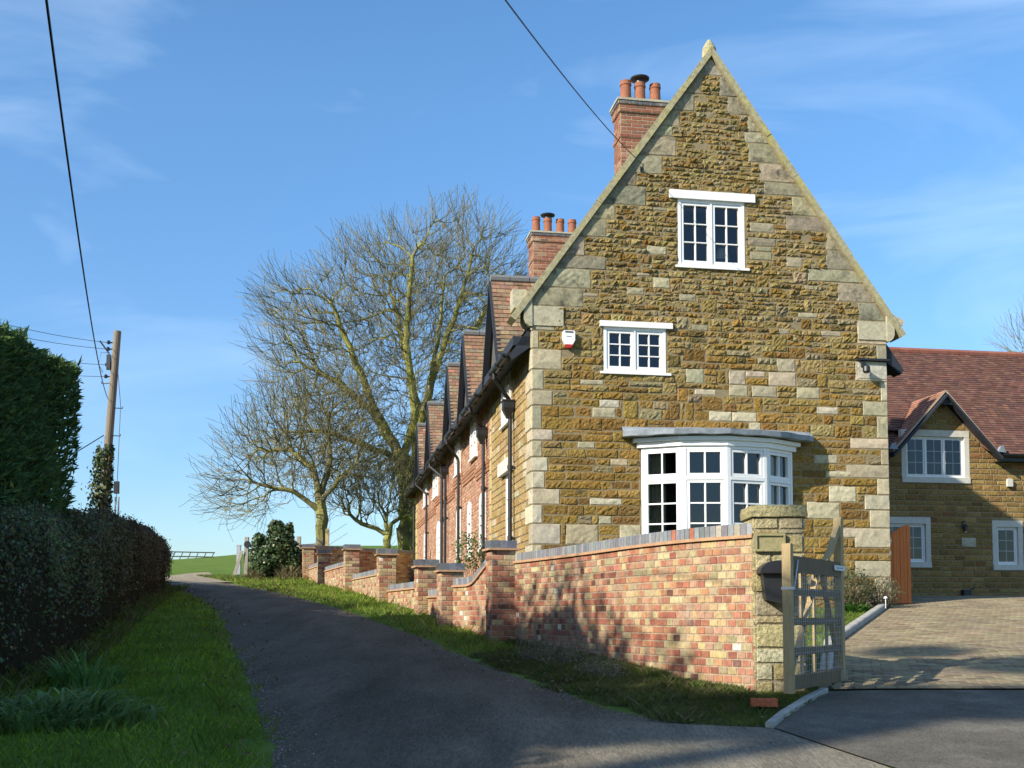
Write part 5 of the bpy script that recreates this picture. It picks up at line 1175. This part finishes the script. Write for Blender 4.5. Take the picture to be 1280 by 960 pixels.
# ================================================================ bare winter trees
def bare_tree(name, lab, Y, trunk, env, n_attr, D=.42, depth=3.2, group=None, tip=.012, twigs=2, seed=1, moss=1., base_r=None, inf=3.2, expo=2.35, twl=.42):
    rg = np.random.default_rng(seed)
    def W_(px, py, dy=0): p = pxy(px, py, Y); return np.array([p.x, p.y + dy, p.z])
    pos, par = [], []
    for chain in trunk:
        pr = None
        if pos and chain[0][0] == 'at': pr = int(np.argmin(np.linalg.norm(np.array(pos) - W_(*chain[0][1]), axis=1))); chain = chain[1:]; start = pos[pr]
        else: start = W_(*chain[0]); pos.append(start); par.append(-1); pr = 0; chain = chain[1:]
        for c in chain:
            e = W_(*c); n = max(1, int(np.linalg.norm(e - start) / D))
            for k in range(1, n + 1):
                p = start + (e - start) * k / n + rg.normal(0, .03, 3); pos.append(p); par.append(pr); pr = len(pos) - 1
            start = pos[-1]
    A = []
    w = np.array([e[2] * e[3] for e in env], float); ks = rg.choice(len(env), n_attr, p=w / w.sum())
    for k in ks:
        e = env[k]; d = rg.normal(0, 1, 3); d = d / np.linalg.norm(d) * rg.uniform(0, 1) ** (1 / 2.6); c = W_(e[0], e[1]); s = Y / F_PX
        A.append(c + d * np.array([e[2] * s, e[4] if len(e) > 4 else depth, e[3] * s]))
    A = np.array(A); P = np.array(pos); best = np.full(len(A), 1e9); bi = np.zeros(len(A), int)
    def upd(st, pts):
        for i, p in enumerate(pts): d = ((A - p) ** 2).sum(1); m_ = d < best; best[m_] = d[m_]; bi[m_] = st + i
    upd(0, P); alive = np.ones(len(A), bool); pos = list(pos); kill = (D * 1.55) ** 2
    for it in range(90):
        alive &= best > kill
        idx = np.where(alive & (best < inf ** 2 * (4 if it < 12 else 1)))[0]
        if len(idx) == 0: break
        acc = {}
        for j in idx: acc.setdefault(bi[j], []).append(j)
        new = []
        for nidx, js in acc.items():
            v = A[js] - pos[nidx]; v = v / np.linalg.norm(v, axis=1, keepdims=True); d = v.mean(0) + rg.normal(0, .20, 3); d += np.array([0, 0, .06])
            q = par[nidx]
            if q >= 0: pd = pos[nidx] - pos[q]; d = d / (np.linalg.norm(d) + 1e-6) + .5 * pd / (np.linalg.norm(pd) + 1e-6)
            d = d / (np.linalg.norm(d) + 1e-6); new.append((nidx, pos[nidx] + d * D))
        st = len(pos)
        for n_, p in new: pos.append(p); par.append(n_)
        upd(st, [p for _, p in new])
        if len(pos) > 16000: break
    n0 = len(pos); kids = np.zeros(n0, int)
    for i in range(n0):
        if par[i] >= 0: kids[par[i]] += 1
    cen = A.mean(0) - np.array([0, 0, 2.0])
    def P_c(q): v = np.array(q) - cen; return v / (np.linalg.norm(v) + 1e-6)
    # fine twigs
    for i in range(n0):
        if kids[i] <= 1 and par[i] >= 0:
            pd = np.array(pos[i]) - pos[par[i]]; pd = pd / (np.linalg.norm(pd) + 1e-6)
            for _ in range(twigs + (2 if kids[i] == 0 else 0)):
                rad = P_c(pos[i]); d = pd * .8 + rad * .7 + rg.normal(0, .42, 3) + np.array([0, 0, .12]); d /= np.linalg.norm(d); q = i; p = np.array(pos[i])
                for s in range(4):
                    p = p + d * twl * rg.uniform(.6, 1.1); d = d + rg.normal(0, .20, 3) + np.array([0, 0, .14]); d /= np.linalg.norm(d); pos.append(p); par.append(q); q = len(pos) - 1
    P = np.array(pos); n = len(P); r = np.zeros(n); par_ = np.array(par); acc = np.zeros(n); t0 = .0072
    for i in range(n - 1, -1, -1):
        r[i] = max(t0 if i >= n0 else tip, acc[i] ** (1 / expo)) if acc[i] > 0 else (t0 if i >= n0 else tip)
        if par_[i] >= 0: acc[par_[i]] += (r[i] if i < n0 else r[i] * .45) ** expo
    if base_r: qx = math.log(base_r / tip) / math.log(r[0] / tip); r = np.where(r > tip, tip * (r / tip) ** qx, r)
    e = np.where(par_ >= 0)[0]; a, b = P[par_[e]], P[e]; ra, rb = np.minimum(r[par_[e]], r[e] * 1.9 + .004), r[e]
    V, C_ = [], []; z0 = P[0]
    big = rb > .05
    for msk, ns in ((big, 9), (~big & (rb > .014), 5), (rb <= .014, 3)):
        if not msk.any(): continue
        A_, B_, r1, r2 = a[msk], b[msk], ra[msk], rb[msk]; t = unit(B_ - A_); s = unit(np.cross(t, np.array([.31, .17, .93]))); q = np.cross(s, t); B_ = B_ + t * (r2 * .4)[:, None]
        an = np.linspace(0, 2 * math.pi, ns, endpoint=False); rings = []
        for j in range(ns):
            j2 = (j + 1) % ns; o1 = s * math.cos(an[j]) + q * math.sin(an[j]); o2 = s * math.cos(an[j2]) + q * math.sin(an[j2])
            rings.append(np.stack([A_ + o1 * r1[:, None], A_ + o2 * r1[:, None], B_ + o2 * r2[:, None], B_ + o1 * r2[:, None]], 1))
        V.append(np.stack(rings, 1).reshape(-1, 3)); m = len(A_)
        thick = np.clip((r2 - .006) / .014, 0, 1)[:, None]; cm = pal_np([((.23, .225, .06), 4), ((.185, .18, .06), 3), ((.29, .275, .075), 2), ((.19, .17, .09), 1.5)], m, .2) * moss + (1 - moss) * np.array([.15, .125, .085]); ct_ = pal_np([((.165, .15, .08), 3), ((.13, .12, .065), 3), ((.22, .20, .095), 1)], m, .2)
        C_.append(np.repeat(cm * thick + ct_ * (1 - thick), ns, 0))
    tr = thing(name, lab, 'tree', tuple(z0), group=group)
    # trunk: the thick chain; crown: everything else
    Vc, Cc = np.concatenate(V[:1]), np.concatenate(C_[:1])
    np_obj('trunk_and_limbs', Vc, 4, Cc, 'bark', tr, tuple(z0)); np_obj('crown', np.concatenate(V[1:]), 4, np.concatenate(C_[1:]), 'bark', tr, tuple(z0))
    return tr, n
g_ = 'bare winter trees beyond the cottages'
print(bare_tree('bare_tree', 'tallest bare tree, mossy and many stemmed, rising behind the cottages', 46, [[(512, 700), (513, 640), (516, 600)], [('at', (516, 600)), (528, 540, -.3), (543, 470, -.5), (552, 400, -.6), (556, 352, -.7)], [('at', (516, 600)), (540, 555, .5), (566, 470, .8), (590, 410, 1), (620, 350, 1.2)], [('at', (513, 630)), (503, 575, .2), (470, 520, .2), (425, 480, 0), (385, 460, -.2)], [('at', (503, 575)), (520, 500, 1.2), (500, 420, 1.6), (480, 340, 1.8)], [('at', (516, 600)), (522, 520, -1), (512, 440, -1.5), (520, 340, -1.8), (540, 310, -1.8)], [('at', (470, 520)), (440, 440, -.8), (420, 390, -1.2)], [('at', (503, 575)), (460, 560, -.8), (410, 545, -1.5), (370, 550, -1.8)], [('at', (543, 470)), (580, 380, -1.4), (595, 325, -1.8)]],
    [(560, 362, 92, 96), (485, 400, 105, 105), (405, 440, 78, 80), (425, 545, 105, 65), (520, 500, 90, 90), (612, 412, 60, 98), (375, 400, 45, 50)], 7000, D=.38, depth=3.4, group=g_, seed=3, base_r=.50, twigs=4)[1])
print(bare_tree('bare_tree', 'wide spreading bare tree with low drooping branches by the lane end', 43, [[(401, 700), (402, 660), (402, 627)], [('at', (402, 627)), (392, 585), (360, 560, .3), (320, 560, .5)], [('at', (402, 627)), (410, 570, .4), (408, 530, .5)], [('at', (402, 627)), (425, 600, -.3), (450, 580, -.6)], [('at', (402, 635)), (370, 615, -.4), (330, 608, -.8)]],
    [(345, 592, 70, 38), (318, 612, 48, 26), (365, 548, 75, 42), (430, 575, 65, 45), (400, 522, 78, 43), (305, 628, 36, 20)], 3400, D=.32, depth=2.8, group=g_, seed=5, base_r=.23, moss=.6, twigs=2)[1])
print(bare_tree('bare_tree', 'small low bare fruit tree leaning behind the boundary wall', 44, [[(485, 700), (484, 668)], [('at', (484, 668)), (470, 662), (452, 655), (438, 645)], [('at', (484, 668)), (490, 655), (505, 645)], [('at', (484, 668)), (482, 640)]], [(462, 622, 50, 32), (500, 618, 32, 34), (435, 630, 25, 18)], 1500, D=.22, depth=1.6, group=g_, seed=8, base_r=.15, moss=.8, twigs=3, inf=2.2, twl=.26)[1])
print(bare_tree('bare_tree', 'bare tree top showing above the red wing roof at the right edge', 52, [[(1302, 560), (1302, 470)]], [(1300, 432, 38, 30), (1320, 440, 40, 40)], 900, D=.32, depth=2, group=g_, seed=9, base_r=.15, moss=.2)[1])
# ================================================================ grass
GREEN = [((.145, .21, .034), 5), ((.115, .175, .028), 4), ((.185, .24, .045), 3), ((.23, .24, .07), 1.6)]
DRY = [((.20, .17, .085), 3), ((.14, .125, .06), 2), ((.11, .15, .03), 4), ((.085, .135, .025), 3)]
def region(n, x0, x1, y0, y1, ok, fade=None):
    x = RNG.uniform(x0, x1, n); y = RNG.uniform(y0, y1, n); k = ok(x, y)
    if fade: k &= RNG.uniform(0, 1, n) < np.interp(y, fade[0], fade[1])
    return x[k], y[k]
def turf(name, sets, cat='grass', kind='stuff'):
    V, C_ = [], []
    for (x, y, h, w, lean, cols) in sets: V.append(blades(x, y, h, w, lean)); C_.append(pal_np(cols, len(x), .25) * (1 + .22 * np.sin(x * 2.7 + 1.3 * np.sin(y * 1.9)) * np.sin(y * 2.1))[:, None])
    return np_obj(name, np.concatenate(V), 4, np.clip(np.concatenate(C_), 0, 1), 'grass')
hxv = lambda y: np.interp(y, hy, hx)
wob = lambda y: .07 * np.sin(y * 3.1) + .05 * np.sin(y * 7.7 + 1) + .03 * np.sin(y * 17)
okA = lambda x, y: (x > hxv(y) - .5) & (x < tabv(X_L, y) + wob(y) + .02)
S = []
x, y = region(330000, -9.5, -1.2, 5.5, 31, okA, ([5.5, 9, 14, 20, 31], [1, 1, .5, .25, .12])); wd = np.interp(y, [6, 12, 30], [.007, .010, .022])
VG = [((c_[0] * 1.35, c_[1] * 1.5, c_[2] * .8), w_) for c_, w_ in GREEN]; S.append((x, y, np.interp(y, [6, 30], [.045, .065]), wd, .8, VG))
k = RNG.uniform(0, 1, len(x)) < .05; S.append((x[k], y[k], .12, wd[k] * 1.1, .7, GREEN))
x, y = region(26000, -9.5, -3, 6, 31, lambda x, y: (x > hxv(y) - .3) & (x < hxv(y) + .35)); S.append((x, y, .16, .012, .9, DRY))
o = turf('verge_grass', S); o['label'] = 'short green grass of the shaded verge beside the hedge'; o['category'] = 'grass'; o['kind'] = 'stuff'
okB = lambda x, y: (x > tabv(X_R, y) - wob(y) + .03) & (x < tabv(X_W, y) - .02)
S = []
x, y = region(170000, -.6, 2.3, 8.6, 14, okB); S.append((x, y, .042, .006, .9, DRY)); k = (RNG.uniform(0, 1, len(x)) < .30) & (np.sin(x * 5 + 2 * np.sin(y * 3)) * np.sin(y * 4.3 + x) > .1); S.append((x[k], y[k], .085, .006, .9, DRY))
x, y = region(60000, 1.5, 2.9, 8.75, 10.6, lambda x, y: (x > 1.7) & (x < 1.96 + (y - 8.7) * .56) & ~((x > 2.2) & (y > 10.28))); S.append((x, y, .05, .006, .9, DRY + GREEN))
x, y = region(120000, -9.5, .3, 14, 37.5, okB, ([14, 20, 37], [1, .6, .3])); wd = np.interp(y, [14, 37], [.012, .028]); LG = [((c_[0] * 1.3, c_[1] * 1.25, c_[2]), w_) for c_, w_ in GREEN]; S.append((x, y, .07, wd, .8, LG)); k = RNG.uniform(0, 1, len(x)) < .06; S.append((x[k], y[k], .15, wd[k], .8, LG + [((.25, .2, .1), 2)]))
x, y = region(9000, -11, -5.8, 36.5, 39, lambda x, y: (x > -8.9 - (y - 36.5) * .9)); S.append((x, y, .12, .03, .8, GREEN + [((.25, .2, .1), 2)]))
k = RNG.uniform(0, 1, 9000); u_ = RNG.uniform(.2, Lc - .1, 9000); q = np.array([fn_c(a, 0, .02 + b * .18)[:2] for a, b in zip(u_, k ** 2)]); S.append((q[:, 0], q[:, 1], .085, .006, .8, DRY))
o = turf('roadside_grass', S); o['label'] = 'rough grass strip between the lane and the brick walls'; o['category'] = 'grass'; o['kind'] = 'stuff'
S = []
x, y = region(70000, .6, 6.4, 11, 19, lambda x, y: (x < np.interp(y, [p[0] for p in K_LINE], [p[1] for p in K_LINE]) - .13) & (x > tabv(X_W, y) + .5) & (y < 18 + (x - .32) * .169 - .05)); S.append((x, y, .06, .012, .8, GREEN))
o = turf('lawn', S); o['label'] = 'small lawn between the kerb and the foot of the gable'; o['category'] = 'grass'; o['kind'] = 'stuff'
# ---- loose chippings along the edges of the lane
n = 1500; y = np.concatenate([RNG.uniform(6.5, 16, n), RNG.uniform(8.6, 16, 900)]); x = np.concatenate([tabv(X_L, y[:n]) + np.abs(RNG.normal(.03, .16, n)), tabv(X_R, y[n:]) - np.abs(RNG.normal(0, .14, 900))])
x = np.concatenate([x, RNG.uniform(-1.8, 2.4, 260)]); y = np.concatenate([y, RNG.uniform(7, 13, 260)]); n = len(x); s = RNG.uniform(.003, .010, n); z = np.array([G(a, b) for a, b in zip(x, y)]) + .012 + .01; c0 = np.stack([x, y, z + .008], 1)
d = [np.array(q, float) for q in ((1, 0, -.3), (-.5, .85, -.3), (-.5, -.85, -.3), (0, 0, .8))]; rot = RNG.uniform(0, 6.28, n); V = []
P4 = []
for q in d: P4.append(c0 + np.stack([(q[0] * np.cos(rot) - q[1] * np.sin(rot)) * s, (q[0] * np.sin(rot) + q[1] * np.cos(rot)) * s * .8, q[2] * s], 1))
V = np.stack([np.stack([P4[a], P4[b], P4[3]], 1) for a, b in ((0, 1), (1, 2), (2, 0))], 1).reshape(-1, 3)
o = np_obj('loose_chippings', V, 3, np.repeat(pal_np([((.24, .21, .165), 3), ((.18, .16, .13), 3), ((.36, .33, .26), .7)], n), 3, 0), 'stonechip'); tag(o, 'loose stone chippings along the crumbling lane edges', 'gravel', kind='stuff')

# ================================================================ plants
def straps(name, lab, cx, cy, rx, ry, n, h, w, cols, droop=.5, cat='plant'):
    z0 = G(cx, cy); r = np.sqrt(RNG.uniform(0, 1, n)); a = RNG.uniform(0, 6.283, n); x = cx + rx * r * np.cos(a); y = cy + ry * r * np.sin(a); z = Gv(x, y); L_ = h * RNG.uniform(.5, 1.2, n) * (1.12 - .6 * r) * (1 + .25 * np.sin(x * 5 + y * 7)); di = a + RNG.normal(0, .9, n); V = []
    ts = np.linspace(0, 1, 5); pts = []
    for t in ts: out_ = L_ * droop * (t ** 1.6) * .9; up = L_ * (t - .55 * droop * t ** 2.6); pts.append((np.stack([x + np.cos(di) * out_, y + np.sin(di) * out_, z + up], 1), w * (1 - .75 * t ** 2)))
    sd = np.stack([-np.sin(di), np.cos(di), np.zeros(n)], 1)
    for (p, pw), (q, qw) in zip(pts[:-1], pts[1:]): V.append(np.stack([p - sd * pw / 2, p + sd * pw / 2, q + sd * qw / 2, q - sd * qw / 2], 1))
    V = np.stack(V, 1).reshape(-1, 3); o = np_obj(name, V, 4, np.repeat(pal_np(cols, n, .25), 4, 0), 'leaf', None, (cx, cy, z0)); return tag(o, lab, cat)
straps('strap_leaved_plant', 'upright clump of green strap leaves on the verge against the hedge', -3.95, 10.5, .34, .26, 210, .44, .028, [((.12, .25, .06), 3), ((.16, .30, .08), 2)], .55)
straps('strap_leaved_plant', 'low sprawling patch of blue green drooping leaves at the hedge foot', -3.75, 8.75, 1.0, .5, 760, .36, .030, [((.15, .24, .075), 3), ((.19, .29, .09), 2), ((.13, .20, .05), 1.5)], .85)
def shrub(name, lab, c, rx, ry, h, nl, ln, wd, cols, stems=24, material='leaf', cat='shrub', twigcol=(.16, .12, .08), sr=.006, lobes=None, group=None):
    z0 = G(*c); t = thing(name, lab, cat, (*c, z0), group=group); m = MB()
    for _ in range(stems):
        a = random.uniform(0, 6.28); r = random.random() ** .5; e = Vector((c[0] + rx * .85 * r * math.cos(a), c[1] + ry * .85 * r * math.sin(a), z0 + h * random.uniform(.6, 1.02) * (1.05 - .45 * r * r))); b = Vector((c[0] + rx * .25 * math.cos(a), c[1] + ry * .25 * math.sin(a), z0 - .03)); k = b.lerp(e, .5) + Vector((random.uniform(-.05, .05), random.uniform(-.05, .05), .05)); m.tube([b, k, e], [sr, sr * .8, sr * .4], 4, col=twigcol, cap=False)
    part('stems', m, 'bark', t, world=True)
    if nl:
        lobes = lobes or [(0, 0, .55, 1, 1, .5)]
        cs = [(c[0] + a * rx, c[1] + b * ry, z0 + cz * h, r1 * rx, r2 * ry, r3 * h) for a, b, cz, r1, r2, r3 in lobes]
        v = np.array([q[3] * q[5] for q in cs]); k = RNG.choice(len(cs), nl, p=v / v.sum()); A = np.array(cs)[k]; d = unit(RNG.normal(0, 1, (nl, 3))); p = A[:, :3] + d * A[:, 3:] * (RNG.uniform(.15, 1, nl) ** .4)[:, None] * RNG.uniform(.9, 1.1, nl)[:, None]; p[:, 2] = np.maximum(p[:, 2], z0 + .03)
        np_obj('foliage', leaf_cards(p, d, ln, wd, .7), 4, pal_np(cols, nl, .3), material, t, (*c, z0))
    return t
GREY = [((.27, .26, .20), 3), ((.20, .20, .13), 3), ((.30, .25, .18), 2), ((.12, .16, .06), 2)]
for (px, py, Y, rx, h, lab) in ((672, 848, 13.0, .30, .36, 'grey dried lavender clump at the foot of the curved wall, farthest from the pillar'), (705, 858, 12.2, .34, .40, 'grey brown dried clump at the wall foot between two others'), (752, 872, 11.2, .30, .27, 'dry straw coloured clump at the wall foot, nearest the pillar')):
    p = pxy(px, py, Y); shrub('dried_plant', lab, (p.x, p.y), rx, rx * .8, h, 700, .05, .008, GREY, 60, twigcol=(.20, .17, .13), sr=.003, group='dried plants along the foot of the curved wall')
p = pxy(712, 838, 12.55); straps('broad_leaved_weed', 'broad leaved green weed growing against the curved wall', p.x, p.y, .12, .08, 26, .34, .055, [((.055, .12, .035), 2), ((.045, .09, .03), 2)], .55)
SHR = [((.10, .13, .05), 3), ((.14, .16, .07), 2), ((.16, .13, .085), 2), ((.08, .11, .05), 2)]
def gl(x, d): q = HW(x, -d, 0); return (q.x, q.y)
shrub('garden_shrub', 'grey green twiggy shrub in the bed against the gable, beside the gate', gl(5.25, .45), .42, .32, .72, 1500, .05, .024, SHR, 40)
shrub('garden_shrub', 'straggly pale shrub at the corner of the house near the orange gate', gl(5.85, .35), .36, .28, .55, 900, .045, .02, SHR + [((.24, .2, .13), 3)], 60)
q = gl(5.1, .85); straps('garden_lily', 'bright green leafy plant at the front of the bed by the lawn', q[0], q[1], .28, .12, 90, .30, .05, [((.07, .17, .025), 3), ((.09, .2, .035), 2)], .8)
m = MB(); q = gl(5.62, .9); m.tube([(q[0], q[1], 1.7), (q[0], q[1], 1.86)], .006, 6); m.lathe((q[0], q[1], 1.85), [(.0, 0), (.032, .008), (.026, .03), (0, .045)], 8); single('garden_light', m, 'plastic_w', 'small white garden light on a spike in the flower bed', 'garden light', (q[0], q[1], 1.7))
p = pxy(590, 740, 23.0); shrub('climbing_rose', 'thin leafy climbing rose showing above the brick wall piers', (p.x, p.y), .42, .4, 1.35, 620, .06, .04, [((.08, .14, .04), 3), ((.12, .17, .05), 2), ((.2, .14, .05), .5)], 22, lobes=[(0, 0, .7, 1, 1, .32)])
# ivy bush, fence and posts where the lane bends
Yb = 37.6; bx = (345 - 640) / 1400 * Yb
IVY = [((.035, .065, .02), 4), ((.05, .085, .025), 3), ((.10, .13, .05), 1.2), ((.16, .17, .09), .5)]
shrub('ivy_bush', 'dense glossy ivy bush at the end of the wall where the lane bends', (bx, Yb), .92, .7, 2.05, 9000, .12, .09, IVY, 30, 'gloss_leaf', lobes=[(.12, 0, .50, .55, .9, .46), (-.62, .1, .36, .36, .7, .38), (-.30, -.2, .30, .4, .8, .3), (.62, .0, .30, .36, .8, .34), (.40, -.2, .56, .34, .6, .26), (-.02, 0, .84, .30, .5, .17), (.48, 0, .84, .15, .25, .13), (-.66, 0, .66, .2, .3, .13)])
for (dx, r_, h_, lab) in ((-.55, .30, .5, 'left tuft of bleached grass below the ivy bush'), (.55, .42, .75, 'right tuft of bleached grass below the ivy bush')):
    straps('dry_grass_tuft', lab, bx + dx, Yb - .75, r_, .2, 160, h_, .03, [((.28, .23, .12), 3), ((.2, .16, .09), 2), ((.12, .14, .04), 1)], .6)
def zat(x, y): return G(x, y) + .04
Yf = 38.6
fx = lambda px, Y=Yf: (px - 640) / 1400 * Y
fe = thing('post_and_rail_fence', 'pale post and rail field fence running behind the ivy bush', 'fence', (fx(307), Yf, zat(fx(307), Yf)))
z0 = zat(fx(307), Yf); m = MB(); m.beam((fx(307), Yf, z0 - .2), (fx(308), Yf, z0 + 1.42), .13, .13, up=(0, 1, 0)); part('post', m, 'greywood', fe, world=True)
m = MB(); m.tube([(fx(309.5), Yf - .08, z0 + 1.16), (fx(309.5), Yf - .12, z0 + 1.16)], .12, 14); part('round_marker', m, 'black', fe, world=True)
for zz in (.95, .62, .28): m = MB(); m.beam((fx(308), Yf, z0 + zz), (fx(392), Yf + .3, z0 + zz + .22), .05, .11); part('rail', m, 'greywood', fe, world=True)
for px in (340, 372): m = MB(); m.beam((fx(px), Yf + .15, z0 - .1), (fx(px), Yf + .15, z0 + 1.45), .13, .13, up=(0, 1, 0)); part('post', m, 'greywood', fe, world=True)
m = MB(); zz = zat(fx(298, 39.2), 39.2); m.beam((fx(298, 39.2), 39.2, zz - .2), (fx(298, 39.2), 39.2, zz + 1.12), .13, .13, up=(0, 1, 0)); m.beam((fx(298, 39.2), 39.2, zz + 1.1), (fx(298, 39.2), 39.2, zz + 1.14), .15, .15, up=(0, 1, 0)); single('steel_gate_post', m, 'galv', 'grey steel post left of the pale fence post', 'post', (fx(298, 39.2), 39.2, zz))
m = MB(); zz = zat(fx(297), 38.5); m.beam((fx(293), 38.4, zz), (fx(303), 38.5, zz + .95), .10, .04, up=(0, 1, 0)); single('leaning_board', m, 'greywood', 'pale board leaning against the fence post', 'board', (fx(297), 38.4, zz))
m = MB(); X = fx(408, 42.5); m.beam((X, 42.5, 2.8), (X + .02, 42.5, 1.6 + 107 / 1400 * 42.5), .13, .13, up=(0, 1, 0)); single('timber_post', m, 'wood', 'reddish timber post standing behind the boundary wall beside a tree trunk', 'post', (X, 42.5, 2.9))
Yg = 62.; gx0, gx1 = (222 - 640) / 1400 * Yg, (262 - 640) / 1400 * Yg; zg = 1.6 + (768 - 702) / 1400 * Yg
mg = thing('metal_field_gate', 'distant blue grey metal field gate just past the end of the hedge', 'gate', (gx0, Yg, zg))
for i, (z_, nm) in enumerate(((.55, 'top_rail'), (.30, 'rail'), (.08, 'rail'))): m = MB(); m.tube([(gx0 - .8, Yg, zg + z_), (gx1, Yg + 1, zg + z_)], .035, 6); part(nm, m, 'board', mg, world=True)
m = MB()
for a in np.linspace(gx0 - .6, gx1 - .2, 6): m.tube([(a, Yg + .2, zg - .3), (a + .35, Yg + .3, zg + .55)], .028, 5)
part('brace', m, 'board', mg, world=True)
# ivy on the pole
n = 2600; t = RNG.uniform(-.02, .56, n) ** 1.0; a = RNG.uniform(0, 6.283, n); base = np.array(PB)[None] + (np.array(PTp) - np.array(PB))[None] * t[:, None]; rr = .17 + np.abs(RNG.normal(0, .09, n)) * np.interp(t, [0, .38, .56], [1.4, 1, .25]); dv = np.stack([np.cos(a) - .35, np.sin(a), RNG.normal(0, .2, n)], 1)
iv = thing('pole_ivy', 'ivy climbing the lower half of the telegraph pole', 'ivy', tuple(PB)); np_obj('foliage', leaf_cards(base + dv * rr[:, None], dv, .10, .085, .7), 4, pal_np(IVY + [((.13, .15, .05), 2)], n, .3), 'gloss_leaf', iv, tuple(PB))
m = MB()
for i in range(5): a = random.uniform(0, 6.28); m.tube([PB.lerp(PTp, s) + Vector((.19 * math.cos(a + s * 3), .19 * math.sin(a + s * 3), 0)) for s in np.linspace(0, .52, 8)], .014, 4, col=(.16, .09, .05))
part('stems', m, 'bark', iv, world=True)
m = MB()
for dx in (.52, .62): p = pxy(144 + (dx - .52) * 40, 640, 28.4); m.tube([(p.x, p.y, 2.0), (p.x, p.y, pxy(144, 621, 28.4).z)], .022, 6)
single('marker_stake', m, 'galv', 'thin twin grey stakes just right of the pole above the hedge', 'stake', tuple(m.v[0]))

# ---- dead leaves blown along the lane edges and over the verges
n = 1500; y = RNG.uniform(6.8, 34, n) ** 1.0; side = RNG.uniform(0, 1, n) < .55; x = np.where(side, tabv(X_L, y) - RNG.normal(.15, .45, n), tabv(X_R, y) + RNG.normal(.05, .3, n)); k = (x < tabv(X_W, y) - .05) & (x > hxv(y)); x, y = x[k], y[k]; n = len(x)
z = np.array([G(a, b) for a, b in zip(x, y)]) + np.where((x > tabv(X_L, y)) & (x < tabv(X_R, y)), .05, .085)
o = np_obj('fallen_leaves', leaf_cards(np.stack([x, y, z], 1), np.tile([0, 0, 1.], (n, 1)), np.interp(y, [7, 30], [.04, .07]), np.interp(y, [7, 30], [.028, .05]), .35), 4, pal_np([((.20, .13, .06), 3), ((.15, .095, .05), 3), ((.28, .20, .09), 1)], n, .3), 'leaf'); tag(o, 'brown dead leaves scattered along both edges of the lane', 'leaves', kind='stuff')
